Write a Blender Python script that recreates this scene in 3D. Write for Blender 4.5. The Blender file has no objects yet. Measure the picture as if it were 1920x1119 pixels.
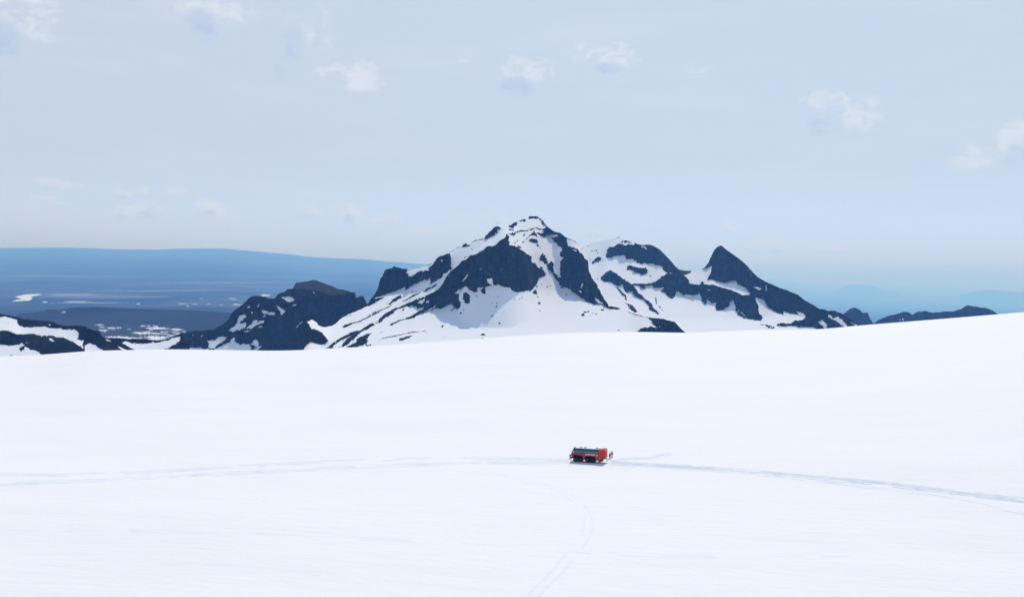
import bpy, bmesh, math, random
import numpy as np
from mathutils import Vector, Matrix

# ------------------------------------------------------------------ camera
S = bpy.context.scene
COL = S.collection
F_PX, CX, CY = 2000.0, 960.0, 559.5            # focal length and centre in photo pixels
EYE_ROW, ROLL = 510.0, math.radians(1.1)       # row of the true horizon at the centre, camera roll
CAM = np.array([0.0, 0.0, 0.0])
pitch = math.atan((CY - EYE_ROW) / F_PX)
FW = np.array([0.0, math.cos(pitch), -math.sin(pitch)])
HH = np.array([1.0, 0.0, 0.0])
VV = np.cross(HH, FW)
RT = math.cos(ROLL) * HH + math.sin(ROLL) * VV
UP = -math.sin(ROLL) * HH + math.cos(ROLL) * VV
cam_d = bpy.data.cameras.new('camera')
cam_d.sensor_width = 36.0
cam_d.sensor_fit = 'HORIZONTAL'
cam_d.lens = 36.0 * F_PX / 1920.0
cam_d.clip_start = 1.0
cam_d.clip_end = 900000.0
cam = bpy.data.objects.new('camera', cam_d)
COL.objects.link(cam)
cam.matrix_world = Matrix(((RT[0], UP[0], -FW[0], CAM[0]), (RT[1], UP[1], -FW[1], CAM[1]),
                           (RT[2], UP[2], -FW[2], CAM[2]), (0, 0, 0, 1)))
S.camera = cam

# ------------------------------------------------------------------ sky, sun, exposure
SUN_EL, SUN_AZ = math.radians(46.0), math.radians(16.0)     # azimuth from +Y towards +X
SKY_STRENGTH, SUN_STRENGTH, EXPOSURE = 0.15, 2.7, 0.0
VEIL, VEIL_COL, HORIZON_COL = (0.97, 0.0), (0.578, 0.648, 0.748), (0.64, 0.76, 1.06)
CLOUD_WHITE, CLOUD_BLUE = (0.80, 0.83, 0.87), (0.43, 0.54, 0.74)
world = bpy.data.worlds.new('World')
S.world = world
world.use_nodes = True


def N(nt, kind, **kw):
    n = nt.nodes.new(kind)
    for k, v in kw.items():
        if k == 'inp':
            for a, b in v.items():
                n.inputs[a].default_value = b
        else:
            setattr(n, k, v)
    return n


def L(nt, a, b):
    nt.links.new(a, b)


def math_node(nt, op, a, b=None, c=None, clamp=False):
    n = nt.nodes.new('ShaderNodeMath')
    n.operation = op
    n.use_clamp = clamp
    for i, v in enumerate((a, b, c)):
        if v is None:
            continue
        if isinstance(v, (int, float)):
            n.inputs[i].default_value = v
        else:
            nt.links.new(v, n.inputs[i])
    return n.outputs[0]


def mix_rgb(nt, fac, a, b):
    n = nt.nodes.new('ShaderNodeMix')
    n.data_type = 'RGBA'
    for i, v in ((0, fac), (6, a), (7, b)):
        if isinstance(v, (int, float)):
            n.inputs[i].default_value = v
        elif isinstance(v, tuple):
            n.inputs[i].default_value = v if len(v) == 4 else v + (1.0,)
        else:
            nt.links.new(v, n.inputs[i])
    return n.outputs[2]


def pix_dir(px, py):
    d = FW + RT * ((px - CX) / F_PX) + UP * ((CY - py) / F_PX)
    return d


def az_el(px, py):
    v = pix_dir(px, py)
    return math.atan2(v[0], v[1]), math.asin(v[2] / np.linalg.norm(v))


# thin clouds: photo column, row, half width, half height, white amount, blue (shaded) amount
CLOUDS = [(35, 25, 75, 60, 1.0, 0), (0, 70, 42, 34, 0, 1.3), (400, 18, 85, 34, .8, 0), (374, 46, 36, 30, 0, 1.0), (580, 60, 48, 55, .6, 0), (552, 84, 24, 44, 0, .8),
          (518, 142, 13, 22, 0, .7), (655, 140, 66, 34, .85, 0), (690, 155, 34, 26, .6, 0), (700, 22, 50, 40, .15, .35), (985, 132, 66, 30, .95, 0), (968, 164, 40, 22, 0, 1.1),
          (1100, 100, 46, 24, .7, 0), (1166, 106, 40, 26, 1.0, 0), (1143, 129, 32, 12, 0, 1.0), (1308, 134, 32, 16, .5, 0), (1543, 184, 42, 24, 1.0, 0), (1538, 237, 28, 17, 0, .9),
          (1556, 202, 24, 12, 0, .5), (1615, 212, 42, 34, .9, .1), (1818, 295, 46, 26, .9, .15), (1906, 262, 40, 36, 1.3, 0), (1908, 288, 24, 26, 0, 1.0), (795, 115, 30, 16, .4, 0), (865, 110, 26, 14, .4, 0)]
for _x, _y, _w, _h in ((92, 347, 34, 12), (138, 349, 18, 10), (82, 373, 26, 8), (118, 383, 16, 6), (228, 366, 20, 11), (262, 360, 20, 14), (330, 364, 24, 14), (232, 399, 20, 14),
                       (278, 397, 36, 20), (388, 393, 34, 22), (430, 408, 26, 18), (493, 399, 12, 8), (572, 398, 32, 14), (655, 403, 46, 21), (718, 416, 34, 14), (575, 362, 12, 9), (812, 411, 12, 8), (780, 436, 30, 9),
                       (868, 426, 28, 17), (925, 412, 34, 18), (1250, 441, 18, 6), (1366, 429, 15, 14), (1440, 464, 56, 13), (1580, 468, 52, 13), (1872, 476, 28, 7), (1110, 437, 50, 9)):
    CLOUDS += [(_x, _y - _h * .15, _w, _h, .85, 0), (_x - _w * .1, _y + _h * .45, _w * .7, _h * .5, 0, .7)]


def build_world():
    nt = world.node_tree
    nt.nodes.clear()
    out = N(nt, 'ShaderNodeOutputWorld')
    bg = N(nt, 'ShaderNodeBackground')
    bg.inputs['Strength'].default_value = SKY_STRENGTH
    sky = N(nt, 'ShaderNodeTexSky')
    sky.sky_type = 'NISHITA'
    sky.sun_disc = False
    sky.sun_elevation = SUN_EL
    sky.sun_rotation = SUN_AZ
    sky.altitude = 700
    sky.air_density = 1.3
    sky.dust_density = 0.6
    sky.ozone_density = 2.5
    tc = N(nt, 'ShaderNodeTexCoord')
    sep = N(nt, 'ShaderNodeSeparateXYZ')
    L(nt, tc.outputs['Generated'], sep.inputs[0])
    az = math_node(nt, 'ARCTAN2', sep.outputs[0], sep.outputs[1])
    el = math_node(nt, 'ARCSINE', sep.outputs[2])
    # thin high veil, densest low down
    vf = N(nt, 'ShaderNodeMapRange', inp={'From Min': 0.24, 'From Max': 0.9, 'To Min': VEIL[0], 'To Max': VEIL[1]})
    L(nt, math_node(nt, 'ABSOLUTE', el), vf.inputs['Value'])
    hz = N(nt, 'ShaderNodeMapRange', inp={'From Min': 0.01, 'From Max': 0.11, 'To Min': 1.0, 'To Max': 0.0})
    hz.interpolation_type = 'SMOOTHSTEP'
    L(nt, math_node(nt, 'ABSOLUTE', el), hz.inputs['Value'])
    veil = mix_rgb(nt, hz.outputs[0], tuple(c / SKY_STRENGTH for c in VEIL_COL), tuple(c / SKY_STRENGTH for c in HORIZON_COL))
    col = mix_rgb(nt, vf.outputs[0], sky.outputs[0], veil)
    # cloud noise in azimuth / elevation
    cmb = N(nt, 'ShaderNodeCombineXYZ')
    L(nt, az, cmb.inputs[0])
    L(nt, el, cmb.inputs[1])
    nz = N(nt, 'ShaderNodeTexNoise', inp={'Scale': 58.0, 'Detail': 8.0, 'Roughness': 0.66, 'Distortion': 0.8})
    nb = N(nt, 'ShaderNodeTexNoise', inp={'Scale': 9.0, 'Detail': 5.0, 'Roughness': 0.55, 'Distortion': 0.3})
    cmb2 = N(nt, 'ShaderNodeVectorMath', operation='MULTIPLY')
    cmb2.inputs[1].default_value = (1.0, 1.5, 1.0)
    L(nt, cmb.outputs[0], cmb2.inputs[0])
    L(nt, cmb2.outputs[0], nz.inputs['Vector'])
    cmb3 = N(nt, 'ShaderNodeVectorMath', operation='MULTIPLY')
    cmb3.inputs[1].default_value = (0.6, 4.0, 1.0)
    L(nt, cmb.outputs[0], cmb3.inputs[0])
    L(nt, cmb3.outputs[0], nb.inputs['Vector'])
    W = B_ = None
    for (px, py, rx, ry, w, b) in CLOUDS:
        a0, e0 = az_el(px, py)
        sx, sy = F_PX / rx, F_PX / ry
        dx = math_node(nt, 'MULTIPLY_ADD', az, sx, -a0 * sx)
        dy = math_node(nt, 'MULTIPLY_ADD', el, sy, -e0 * sy)
        r2 = math_node(nt, 'MULTIPLY_ADD', dy, dy, math_node(nt, 'MULTIPLY', dx, dx))
        mr = N(nt, 'ShaderNodeMapRange', inp={'From Min': 0.0, 'From Max': 1.6, 'To Min': 1.0, 'To Max': 0.0})
        mr.interpolation_type = 'SMOOTHSTEP'
        L(nt, r2, mr.inputs['Value'])
        if w:
            W = math_node(nt, 'MULTIPLY', mr.outputs[0], w) if W is None else math_node(nt, 'MULTIPLY_ADD', mr.outputs[0], w, W)
        if b:
            B_ = math_node(nt, 'MULTIPLY', mr.outputs[0], b) if B_ is None else math_node(nt, 'MULTIPLY_ADD', mr.outputs[0], b, B_)

    def wisp(x, amp, gain, bias):
        q = math_node(nt, 'MULTIPLY_ADD', nz.outputs['Fac'], gain, bias - gain * 0.5)
        q = math_node(nt, 'ADD', q, x)
        m = N(nt, 'ShaderNodeMapRange', inp={'From Min': 0.0, 'From Max': 1.2, 'To Max': amp})
        m.interpolation_type = 'SMOOTHSTEP'
        L(nt, q, m.inputs['Value'])
        e = N(nt, 'ShaderNodeMapRange', inp={'From Min': 0.0, 'From Max': 0.4})
        L(nt, x, e.inputs['Value'])
        return math_node(nt, 'MULTIPLY', m.outputs[0], e.outputs[0])
    # faint streaks over the whole sky
    st = N(nt, 'ShaderNodeMapRange', inp={'From Min': 0.5, 'From Max': 0.8, 'To Max': 0.22})
    L(nt, nb.outputs['Fac'], st.inputs['Value'])
    col = mix_rgb(nt, st.outputs[0], col, tuple(c / SKY_STRENGTH for c in CLOUD_WHITE))
    col = mix_rgb(nt, wisp(W, 0.58, 4.4, -0.25), col, tuple(c / SKY_STRENGTH for c in CLOUD_WHITE))
    col = mix_rgb(nt, wisp(B_, 0.62, 4.2, -0.3), col, tuple(c / SKY_STRENGTH for c in CLOUD_BLUE))
    L(nt, col, bg.inputs['Color'])
    L(nt, bg.outputs[0], out.inputs['Surface'])
    return nt, sky, bg


WNT, SKY, BG = build_world()

sun_d = bpy.data.lights.new('sun', 'SUN')
sun_d.energy = SUN_STRENGTH
sun_d.angle = math.radians(0.53)
sun_d.color = (1.0, 0.91, 0.81)
sun = bpy.data.objects.new('sun', sun_d)
COL.objects.link(sun)
to_sun = Vector((math.sin(SUN_AZ) * math.cos(SUN_EL), math.cos(SUN_AZ) * math.cos(SUN_EL), math.sin(SUN_EL)))
sun.rotation_euler = to_sun.to_track_quat('Z', 'Y').to_euler()

vs = S.view_settings
vs.view_transform = 'Standard'
vs.look = 'None'
vs.exposure = EXPOSURE
vs.gamma = 1.0
vs.use_curve_mapping = False
S.cycles.use_denoising = True
world.cycles.sampling_method = 'MANUAL'
world.cycles.sample_map_resolution = 512
S.cycles.max_bounces = 6
S.cycles.diffuse_bounces = 3
S.cycles.volume_bounces = 1
S.cycles.transparent_max_bounces = 8

# ------------------------------------------------------------------ helpers
rng = np.random.default_rng(7)


def smooth(t):
    return t * t * (3 - 2 * t)


_LAT = rng.random((256, 256))


def vnoise(x, y, seed=0):
    x = np.asarray(x, float) + seed * 17.31
    y = np.asarray(y, float) + seed * 29.77
    xi, yi = np.floor(x).astype(int), np.floor(y).astype(int)
    fx, fy = smooth(x - xi), smooth(y - yi)
    x0, x1, y0, y1 = xi & 255, (xi + 1) & 255, yi & 255, (yi + 1) & 255
    a = _LAT[y0, x0] * (1 - fx) + _LAT[y0, x1] * fx
    b = _LAT[y1, x0] * (1 - fx) + _LAT[y1, x1] * fx
    return (a * (1 - fy) + b * fy) * 2 - 1


def fbm(x, y, octaves=4, seed=0, gain=0.5):
    s, a, f, tot = 0.0, 1.0, 1.0, 0.0
    for o in range(octaves):
        s = s + a * vnoise(np.asarray(x) * f, np.asarray(y) * f, seed + o * 3)
        tot += a
        a *= gain
        f *= 2.03
    return s / tot


def tag(o, label=None, cat=None, group=None, kind=None):
    if label:
        o['label'] = label
    if cat:
        o['category'] = cat
    if group:
        o['group'] = group
    if kind:
        o['kind'] = kind
    return o


def mesh_np(name, verts, faces, mat=None, attrs=None, shade_smooth=True):
    me = bpy.data.meshes.new(name)
    verts = np.asarray(verts, np.float32)
    faces = np.asarray(faces, np.int32)
    k = faces.shape[1]
    me.vertices.add(len(verts))
    me.vertices.foreach_set('co', verts.ravel())
    me.loops.add(faces.size)
    me.loops.foreach_set('vertex_index', faces.ravel())
    me.polygons.add(len(faces))
    me.polygons.foreach_set('loop_start', np.arange(0, faces.size, k, dtype=np.int32))
    me.polygons.foreach_set('loop_total', np.full(len(faces), k, np.int32))
    if shade_smooth:
        me.polygons.foreach_set('use_smooth', np.ones(len(faces), bool))
    me.update(calc_edges=True)
    for a, v in (attrs or {}).items():
        at = me.attributes.new(a, 'FLOAT', 'POINT')
        at.data.foreach_set('value', np.asarray(v, np.float32).ravel())
    if mat:
        me.materials.append(mat)
    o = bpy.data.objects.new(name, me)
    COL.objects.link(o)
    return o


def grid_faces(ny, nx):
    idx = np.arange(ny * nx).reshape(ny, nx)
    return np.stack([idx[:-1, :-1], idx[:-1, 1:], idx[1:, 1:], idx[1:, :-1]], -1).reshape(-1, 4)


def pts_at(px, py, d):
    """photo pixel -> world point at forward depth d"""
    px, py, d = np.broadcast_arrays(np.asarray(px, float), np.asarray(py, float), np.asarray(d, float))
    a = (px - CX) / F_PX
    b = (CY - py) / F_PX
    return CAM + d[..., None] * (FW + a[..., None] * RT + b[..., None] * UP)


def eye_row(px):
    return EYE_ROW + math.tan(ROLL) * (np.asarray(px, float) - CX)


# ------------------------------------------------------------------ materials
def new_mat(name):
    m = bpy.data.materials.new(name)
    m.use_nodes = True
    nt = m.node_tree
    bsdf = nt.nodes['Principled BSDF']
    return m, nt, bsdf


def plain_mat(name, col, rough=0.6, metal=0.0, spec=0.3, noise=0.0, nscale=3.0):
    m, nt, b = new_mat(name)
    b.inputs['Roughness'].default_value = rough
    b.inputs['Metallic'].default_value = metal
    b.inputs['Specular IOR Level'].default_value = spec
    if noise:
        tc = N(nt, 'ShaderNodeTexCoord')
        nz = N(nt, 'ShaderNodeTexNoise', inp={'Scale': nscale, 'Detail': 6.0, 'Roughness': 0.6})
        L(nt, tc.outputs['Object'], nz.inputs['Vector'])
        f = math_node(nt, 'MULTIPLY_ADD', nz.outputs['Fac'], 2 * noise, 1 - noise)
        v = N(nt, 'ShaderNodeVectorMath', operation='SCALE')
        v.inputs[0].default_value = col
        L(nt, f, v.inputs['Scale'])
        L(nt, v.outputs[0], b.inputs['Base Color'])
    else:
        b.inputs['Base Color'].default_value = tuple(col) + (1,)
    return m


SNOW = (0.888, 0.892, 0.868)


def mountain_material(name, rock=(0.003, 0.0035, 0.006), rock2=(0.045, 0.037, 0.035), scale=1.0):
    m, nt, b = new_mat(name)
    at = N(nt, 'ShaderNodeAttribute', attribute_name='rock')
    tc = N(nt, 'ShaderNodeTexCoord')
    n1 = N(nt, 'ShaderNodeTexNoise', inp={'Scale': 0.10 * scale, 'Detail': 5.0, 'Roughness': 0.65})
    n2 = N(nt, 'ShaderNodeTexNoise', inp={'Scale': 0.012 * scale, 'Detail': 8.0, 'Roughness': 0.7})
    n3 = N(nt, 'ShaderNodeTexNoise', inp={'Scale': 0.006 * scale, 'Detail': 5.0, 'Roughness': 0.55})
    for n in (n1, n2, n3):
        L(nt, tc.outputs['Object'], n.inputs['Vector'])
    k = math_node(nt, 'MULTIPLY_ADD', n1.outputs['Fac'], 0.9, -0.45)
    k = math_node(nt, 'ADD', k, at.outputs['Fac'])
    mr = N(nt, 'ShaderNodeMapRange', inp={'From Min': 0.40, 'From Max': 0.56})
    mr.interpolation_type = 'SMOOTHSTEP'
    L(nt, k, mr.inputs['Value'])
    rm = N(nt, 'ShaderNodeMapRange', inp={'From Min': 0.48, 'From Max': 0.80})
    L(nt, n2.outputs['Fac'], rm.inputs['Value'])
    rocky = mix_rgb(nt, rm.outputs[0], rock, rock2)
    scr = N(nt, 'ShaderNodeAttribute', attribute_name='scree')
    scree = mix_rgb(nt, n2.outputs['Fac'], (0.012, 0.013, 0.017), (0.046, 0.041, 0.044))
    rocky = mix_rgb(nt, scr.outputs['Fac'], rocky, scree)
    snowv = mix_rgb(nt, n3.outputs['Fac'], (0.83, 0.86, 0.885), SNOW)
    c = mix_rgb(nt, mr.outputs[0], snowv, rocky)
    L(nt, c, b.inputs['Base Color'])
    b.inputs['Roughness'].default_value = 0.95
    b.inputs['Specular IOR Level'].default_value = 0.02
    bump = N(nt, 'ShaderNodeBump', inp={'Strength': 0.9, 'Distance': 9.0})
    h = math_node(nt, 'MULTIPLY', n2.outputs['Fac'], mr.outputs[0])
    L(nt, h, bump.inputs['Height'])
    L(nt, bump.outputs[0], b.inputs['Normal'])
    return m


# ------------------------------------------------------------------ snowfield
CREST = [(-900, 676), (-400, 673), (0, 668), (80, 665), (160, 658), (240, 656), (320, 654.5), (420, 656), (520, 657.5), (600, 655), (680, 650),
         (760, 645), (840, 639), (920, 633), (1000, 627.5), (1080, 623.5), (1200, 622), (1286, 624), (1360, 621), (1440, 618),
         (1530, 618), (1600, 611), (1700, 603), (1800, 595), (1920, 585), (2300, 560), (2900, 540)]
D_CREST = 1300.0
_cd = [pix_dir(a, b) for a, b in CREST]
_cu = np.array([v[0] / v[1] for v in _cd])
_cs = np.array([-v[2] / v[1] for v in _cd])
_uf = np.linspace(_cu[0], _cu[-1], 2000)
_sf = np.interp(_uf, _cu, _cs)
_kern = np.exp(-0.5 * (np.arange(-30, 31) / 11.0) ** 2)
_kern /= _kern.sum()
_sf = np.convolve(np.pad(_sf, 30, mode='edge'), _kern, mode='valid')


def snow_z(x, y):
    x, y = np.asarray(x, float), np.asarray(y, float)
    yy = np.maximum(y, 230.0)
    s = np.interp(x / yy, _uf, _sf)
    c = (-48.0 + s * 270.0) / (270.0 - D_CREST) ** 2
    z = -s * y + c * (np.maximum(y, -200) - D_CREST) ** 2
    near = np.clip(1 - np.abs(y) / 1500.0, 0, 1)
    z = z + near * (0.30 * vnoise(x / 70.0, y / 45.0, 5) + 0.10 * vnoise(x / 21.0, y / 13.0, 9))
    return z


def hit(px, py):
    """photo pixel -> point where its ray meets the snowfield"""
    v = pix_dir(px, py)
    lo, hi = 60.0, D_CREST * 0.97
    for _ in range(50):
        mid = 0.5 * (lo + hi)
        p = v * (mid / v[1])
        if p[2] > snow_z(p[0], p[1]):
            lo = mid
        else:
            hi = mid
    p = v * (lo / v[1])
    return np.array([p[0], p[1], float(snow_z(p[0], p[1]))])


def snow_material(name, col, streak=0.32):
    m, nt, b = new_mat(name)
    tc = N(nt, 'ShaderNodeTexCoord')
    mp = N(nt, 'ShaderNodeMapping', inp={'Scale': (0.09, 0.32, 0.2), 'Rotation': (0, 0, 0.12)})
    mp2 = N(nt, 'ShaderNodeMapping', inp={'Scale': (0.012, 0.03, 0.02), 'Rotation': (0, 0, -0.2)})
    L(nt, tc.outputs['Object'], mp.inputs['Vector'])
    L(nt, tc.outputs['Object'], mp2.inputs['Vector'])
    n1 = N(nt, 'ShaderNodeTexNoise', inp={'Scale': 1.0, 'Detail': 8.0, 'Roughness': 0.68, 'Distortion': 0.4})
    n2 = N(nt, 'ShaderNodeTexNoise', inp={'Scale': 1.0, 'Detail': 5.0, 'Roughness': 0.6})
    L(nt, mp.outputs[0], n1.inputs['Vector'])
    L(nt, mp2.outputs[0], n2.inputs['Vector'])
    c1 = mix_rgb(nt, n2.outputs['Fac'], tuple(v * 0.955 for v in col), tuple(min(1, v * 1.03) for v in col))
    L(nt, c1, b.inputs['Base Color'])
    b.inputs['Roughness'].default_value = 0.75
    b.inputs['Specular IOR Level'].default_value = 0.15
    bump = N(nt, 'ShaderNodeBump', inp={'Strength': streak, 'Distance': 0.7})
    L(nt, math_node(nt, 'MULTIPLY_ADD', n2.outputs['Fac'], 2.5, n1.outputs['Fac']), bump.inputs['Height'])
    L(nt, bump.outputs[0], b.inputs['Normal'])
    return m


def nonuni(a, b, near, n, p=2.2):
    t = np.linspace(-1, 1, n)
    return np.sign(t) * np.abs(t) ** p


def build_snowfield():
    tx = np.linspace(-1, 1, 421)
    xs = 260 * tx + 2600 * np.sign(tx) * np.abs(tx) ** 4
    ys = np.concatenate([np.linspace(-700, 100, 60)[:-1], np.linspace(100, 420, 130)[:-1],
                         np.linspace(420, 1500, 170)[:-1], np.linspace(1500, 1900, 25)])
    X, Y = np.meshgrid(xs, ys)
    Z = snow_z(X, Y)
    o = mesh_np('snowfield', np.stack([X, Y, Z], -1).reshape(-1, 3), grid_faces(len(ys), len(xs)),
                snow_material('snow', SNOW))
    tag(o, 'broad white glacier snowfield filling the foreground', kind='structure')
    return o


build_snowfield()

# ------------------------------------------------------------------ mountains: traced outlines
T1, T2, T3, T4, T5, T6 = (680, 470), (840, 400), (840, 510), (1060, 420), (1060, 510), (600, 530)
T7, T8, T9, T10, T11, T12, T13 = (1240, 450), (1400, 500), (1240, 520), (480, 510), (310, 540), (0, 540), (160, 540)


def P(t, s, k=8.0):
    v = [float(q) for q in s.replace(',', ' ').split()]
    return [(t[0] + v[i] / k, t[1] + v[i + 1] / k) for i in range(0, len(v), 2)]


def stroke(pts, w):
    """polyline -> polygon of width w photo pixels, tapering at its ends"""
    q = np.array(pts, float)
    t = np.gradient(q, axis=0)
    t /= np.maximum(1e-6, np.linalg.norm(t, axis=1))[:, None]
    n = np.stack([-t[:, 1], t[:, 0]], -1)
    ww = np.full(len(q), w * 0.5)
    ww[0] *= 0.45
    ww[-1] *= 0.45
    return [tuple(v) for v in np.concatenate([q + n * ww[:, None], (q - n * ww[:, None])[::-1]])]


def SL(t, s, w):
    return stroke(P(t, s), w / 8.0)


class Layer:
    """a sheet of terrain seen across columns u0..u1, rows v0 (top) .. v1 (base)"""

    def __init__(self, u0, u1, v0, v1, warp=1.35, res=0.5, seed=0):
        self.u0, self.v0, self.res = u0, v0, res
        us = np.arange(u0, u1 + res, res)
        vs_ = np.arange(v0, v1 + res, res)
        self.U, self.V = np.meshgrid(us, vs_)
        self.us, self.vs = us, vs_
        self.WU = self.U + warp * (fbm(self.U / 7, self.V / 7, 3, 11 + seed) * 1.3 + 0.5 * fbm(self.U / 2.2, self.V / 2.2, 2, 17 + seed))
        self.WV = self.V + warp * (fbm(self.U / 7, self.V / 7, 3, 31 + seed) * 1.3 + 0.5 * fbm(self.U / 2.2, self.V / 2.2, 2, 37 + seed))
        self.rock = np.zeros_like(self.U)
        self.slope = np.zeros_like(self.U)
        self.scree = np.zeros_like(self.U)

    def poly(self, pts, value=None, slope=None, scree=None):
        p = np.array(pts, float)
        a0 = int(max(0, (p[:, 0].min() - 5 - self.u0) / self.res))
        a1 = int(min(self.U.shape[1], (p[:, 0].max() + 5 - self.u0) / self.res + 1))
        b0 = int(max(0, (p[:, 1].min() - 5 - self.v0) / self.res))
        b1 = int(min(self.U.shape[0], (p[:, 1].max() + 5 - self.v0) / self.res + 1))
        if a1 <= a0 or b1 <= b0:
            return
        X, Y = self.WU[b0:b1, a0:a1], self.WV[b0:b1, a0:a1]
        ins = np.zeros(X.shape, bool)
        for (x0, y0), (x1, y1) in zip(p, np.roll(p, -1, 0)):
            if y0 == y1:
                continue
            c = (y0 > Y) != (y1 > Y)
            ins ^= c & (X < (x1 - x0) * (Y - y0) / (y1 - y0) + x0)
        if value is not None:
            self.rock[b0:b1, a0:a1][ins] = value
        if scree is not None:
            self.scree[b0:b1, a0:a1][ins] = scree
        if slope is not None:
            self.slope[b0:b1, a0:a1][ins] = slope

    def solve(self, d0, base_row, iters=350, lat=0.3):
        """depth from slope: integrate the rise of every column, then relax it sideways"""
        st = 2
        U, V = self.U[::st, ::st], self.V[::st, ::st]
        tan = np.tan(np.radians(self.slope[::st, ::st]))
        e = (V - eye_row(U)) / F_PX
        g = (d0 * 1.05 / F_PX) * self.res * st / np.maximum(0.10 if d0 < 4000 else 0.03, tan + e)       # depth gained per grid row upwards
        g = g.astype(np.float32)
        D = np.cumsum(g[::-1], 0)[::-1]
        hw = 45
        k = np.exp(-0.5 * (np.arange(-hw, hw + 1) / 18.0) ** 2)
        k /= k.sum()
        pad = np.pad(D, ((0, 0), (hw, hw)), mode='edge')
        kk = np.zeros(pad.shape[1])
        kk[:2 * hw + 1] = k
        kk = np.roll(kk, -hw)
        D = np.fft.irfft(np.fft.rfft(pad, axis=1) * np.fft.rfft(kk)[None], n=pad.shape[1], axis=1)[:, hw:-hw].astype(np.float32)
        gm = g[:-1]                          # D[i] - D[i+1] = g
        for _ in range(iters):
            E = lat * (np.concatenate([D[:, :1], D[:, :-1]], 1) + np.concatenate([D[:, 1:], D[:, -1:]], 1))
            E[1:] += D[:-1] - gm
            E[0] += D[1] + gm[0]
            E[:-1] += D[1:] + gm
            E[-1] += D[-1]
            D = E / (2 + 2 * lat)
        D = d0 + D - D[-1].mean()
        # back to the fine grid
        yi = np.minimum(np.arange(self.U.shape[0]) / st, D.shape[0] - 1.001)
        xi = np.minimum(np.arange(self.U.shape[1]) / st, D.shape[1] - 1.001)
        y0, x0 = yi.astype(int), xi.astype(int)
        fy, fx = (yi - y0)[:, None], (xi - x0)[None]
        D = D[y0] * (1 - fy) + D[y0 + 1] * fy
        self.D = D[:, x0] * (1 - fx) + D[:, x0 + 1] * fx
        return self

    def ragged(self, seed):
        """rock mask with frayed edges, stray stones on the snow and snow flecks on the rock"""
        def blur(M, n):
            for _ in range(n):
                Q = np.pad(M, 1, mode='edge')
                M = (Q[:-2, 1:-1] + Q[2:, 1:-1] + Q[1:-1, :-2] + Q[1:-1, 2:] + 2 * M) / 6
            return M
        m = blur(self.rock, 2)
        halo = blur(blur(self.rock[::2, ::2], 14), 2)
        yy = np.minimum(np.arange(m.shape[0]) // 2, halo.shape[0] - 1)
        xx = np.minimum(np.arange(m.shape[1]) // 2, halo.shape[1] - 1)
        halo = halo[yy][:, xx]
        n = fbm(self.U / 2.2, self.V / 1.7, 3, 91 + seed)
        n2 = fbm(self.U / 2.0, self.V / 3.2, 3, 97 + seed)
        m = m + 2.6 * np.maximum(0, n - 0.16) * np.minimum(1, halo * 2.2) * (1 - m)
        m = m - 2.6 * np.maximum(0, n2 - 0.20) * np.minimum(1, (1 - halo) * 2.2) * m
        return np.clip(m, 0, 1)

    def sample(self, A, u, v):
        x = np.clip((u - self.u0) / self.res, 0, A.shape[1] - 1.001)
        y = np.clip((v - self.v0) / self.res, 0, A.shape[0] - 1.001)
        xi, yi = x.astype(int), y.astype(int)
        fx, fy = x - xi, y - yi
        return ((A[yi, xi] * (1 - fx) + A[yi, xi + 1] * fx) * (1 - fy)
                + (A[yi + 1, xi] * (1 - fx) + A[yi + 1, xi + 1] * fx) * fy)

    def build(self, name, top, base, mat, du=0.8, rows=220, rough=0.8, relief=12.0, back=230.0, label=None, seed=0):
        t = np.array(top, float)
        u = np.arange(t[0, 0], t[-1, 0] + du * 0.5, du)
        tv = np.interp(u, t[:, 0], t[:, 1])
        tv = tv + rough * (0.8 * vnoise(u / 2.6, u * 0, 41 + seed) + 0.7 * vnoise(u / 6.5, u * 0, 47 + seed))
        b = np.array(base, float)
        bv = np.interp(u, b[:, 0], b[:, 1])
        bv = np.maximum(bv, tv + 2)
        k = np.linspace(0, 1, rows)[:, None]
        V = tv[None] + (bv - tv)[None] * k                         # row 0 = skyline
        Ug = np.broadcast_to(u[None], V.shape)
        R = self.sample(self.ragged(seed), Ug, V)
        SLP = self.sample(self.slope, Ug, V)
        D = self.sample(self.D, Ug, V)
        # ribs and gullies down the rock
        cl = np.clip((SLP - 35) / 25, 0, 1)
        rib = 1 - np.abs(fbm(Ug / 11.0 + 0.25 * fbm(Ug / 30, V / 30, 2, 5), V / 46.0, 4, 61 + seed)) * 2
        D = D + relief * cl * (0.5 - rib) + relief * 0.35 * R * fbm(Ug / 5, V / 5, 3, 71 + seed)
        D = D - 1.3 * relief * cl * np.maximum(0, vnoise(Ug / 7.5 + 0.2 * vnoise(Ug / 20, V / 20, 3), V / 90.0, 67 + seed))       # buttresses
        pts = pts_at(Ug, V, D)
        # far side: falls away behind the skyline
        bk = []
        p0 = pts[0]
        hv = p0[:, :2] / np.linalg.norm(p0[:, :2], axis=1)[:, None]
        for q in (0.03, 0.1, 0.22, 0.4, 0.65, 1.0):
            z = p0[:, 2] - back * q * 0.62
            bk.append(np.stack([p0[:, 0] + hv[:, 0] * back * q, p0[:, 1] + hv[:, 1] * back * q, z], -1))
        bk = np.array(bk[::-1])
        allp = np.concatenate([bk, pts], 0)
        rr = np.concatenate([np.repeat(R[:1], len(bk), 0), R], 0)
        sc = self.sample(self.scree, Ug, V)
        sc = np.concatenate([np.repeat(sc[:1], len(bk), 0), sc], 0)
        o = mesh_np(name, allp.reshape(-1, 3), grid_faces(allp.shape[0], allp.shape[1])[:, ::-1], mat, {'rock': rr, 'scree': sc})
        tag(o, label, kind='structure')
        return o


def catmull(pts):
    return pts


ROCKMAT = mountain_material('mountain_rock_and_snow', scale=1.6)

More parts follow.
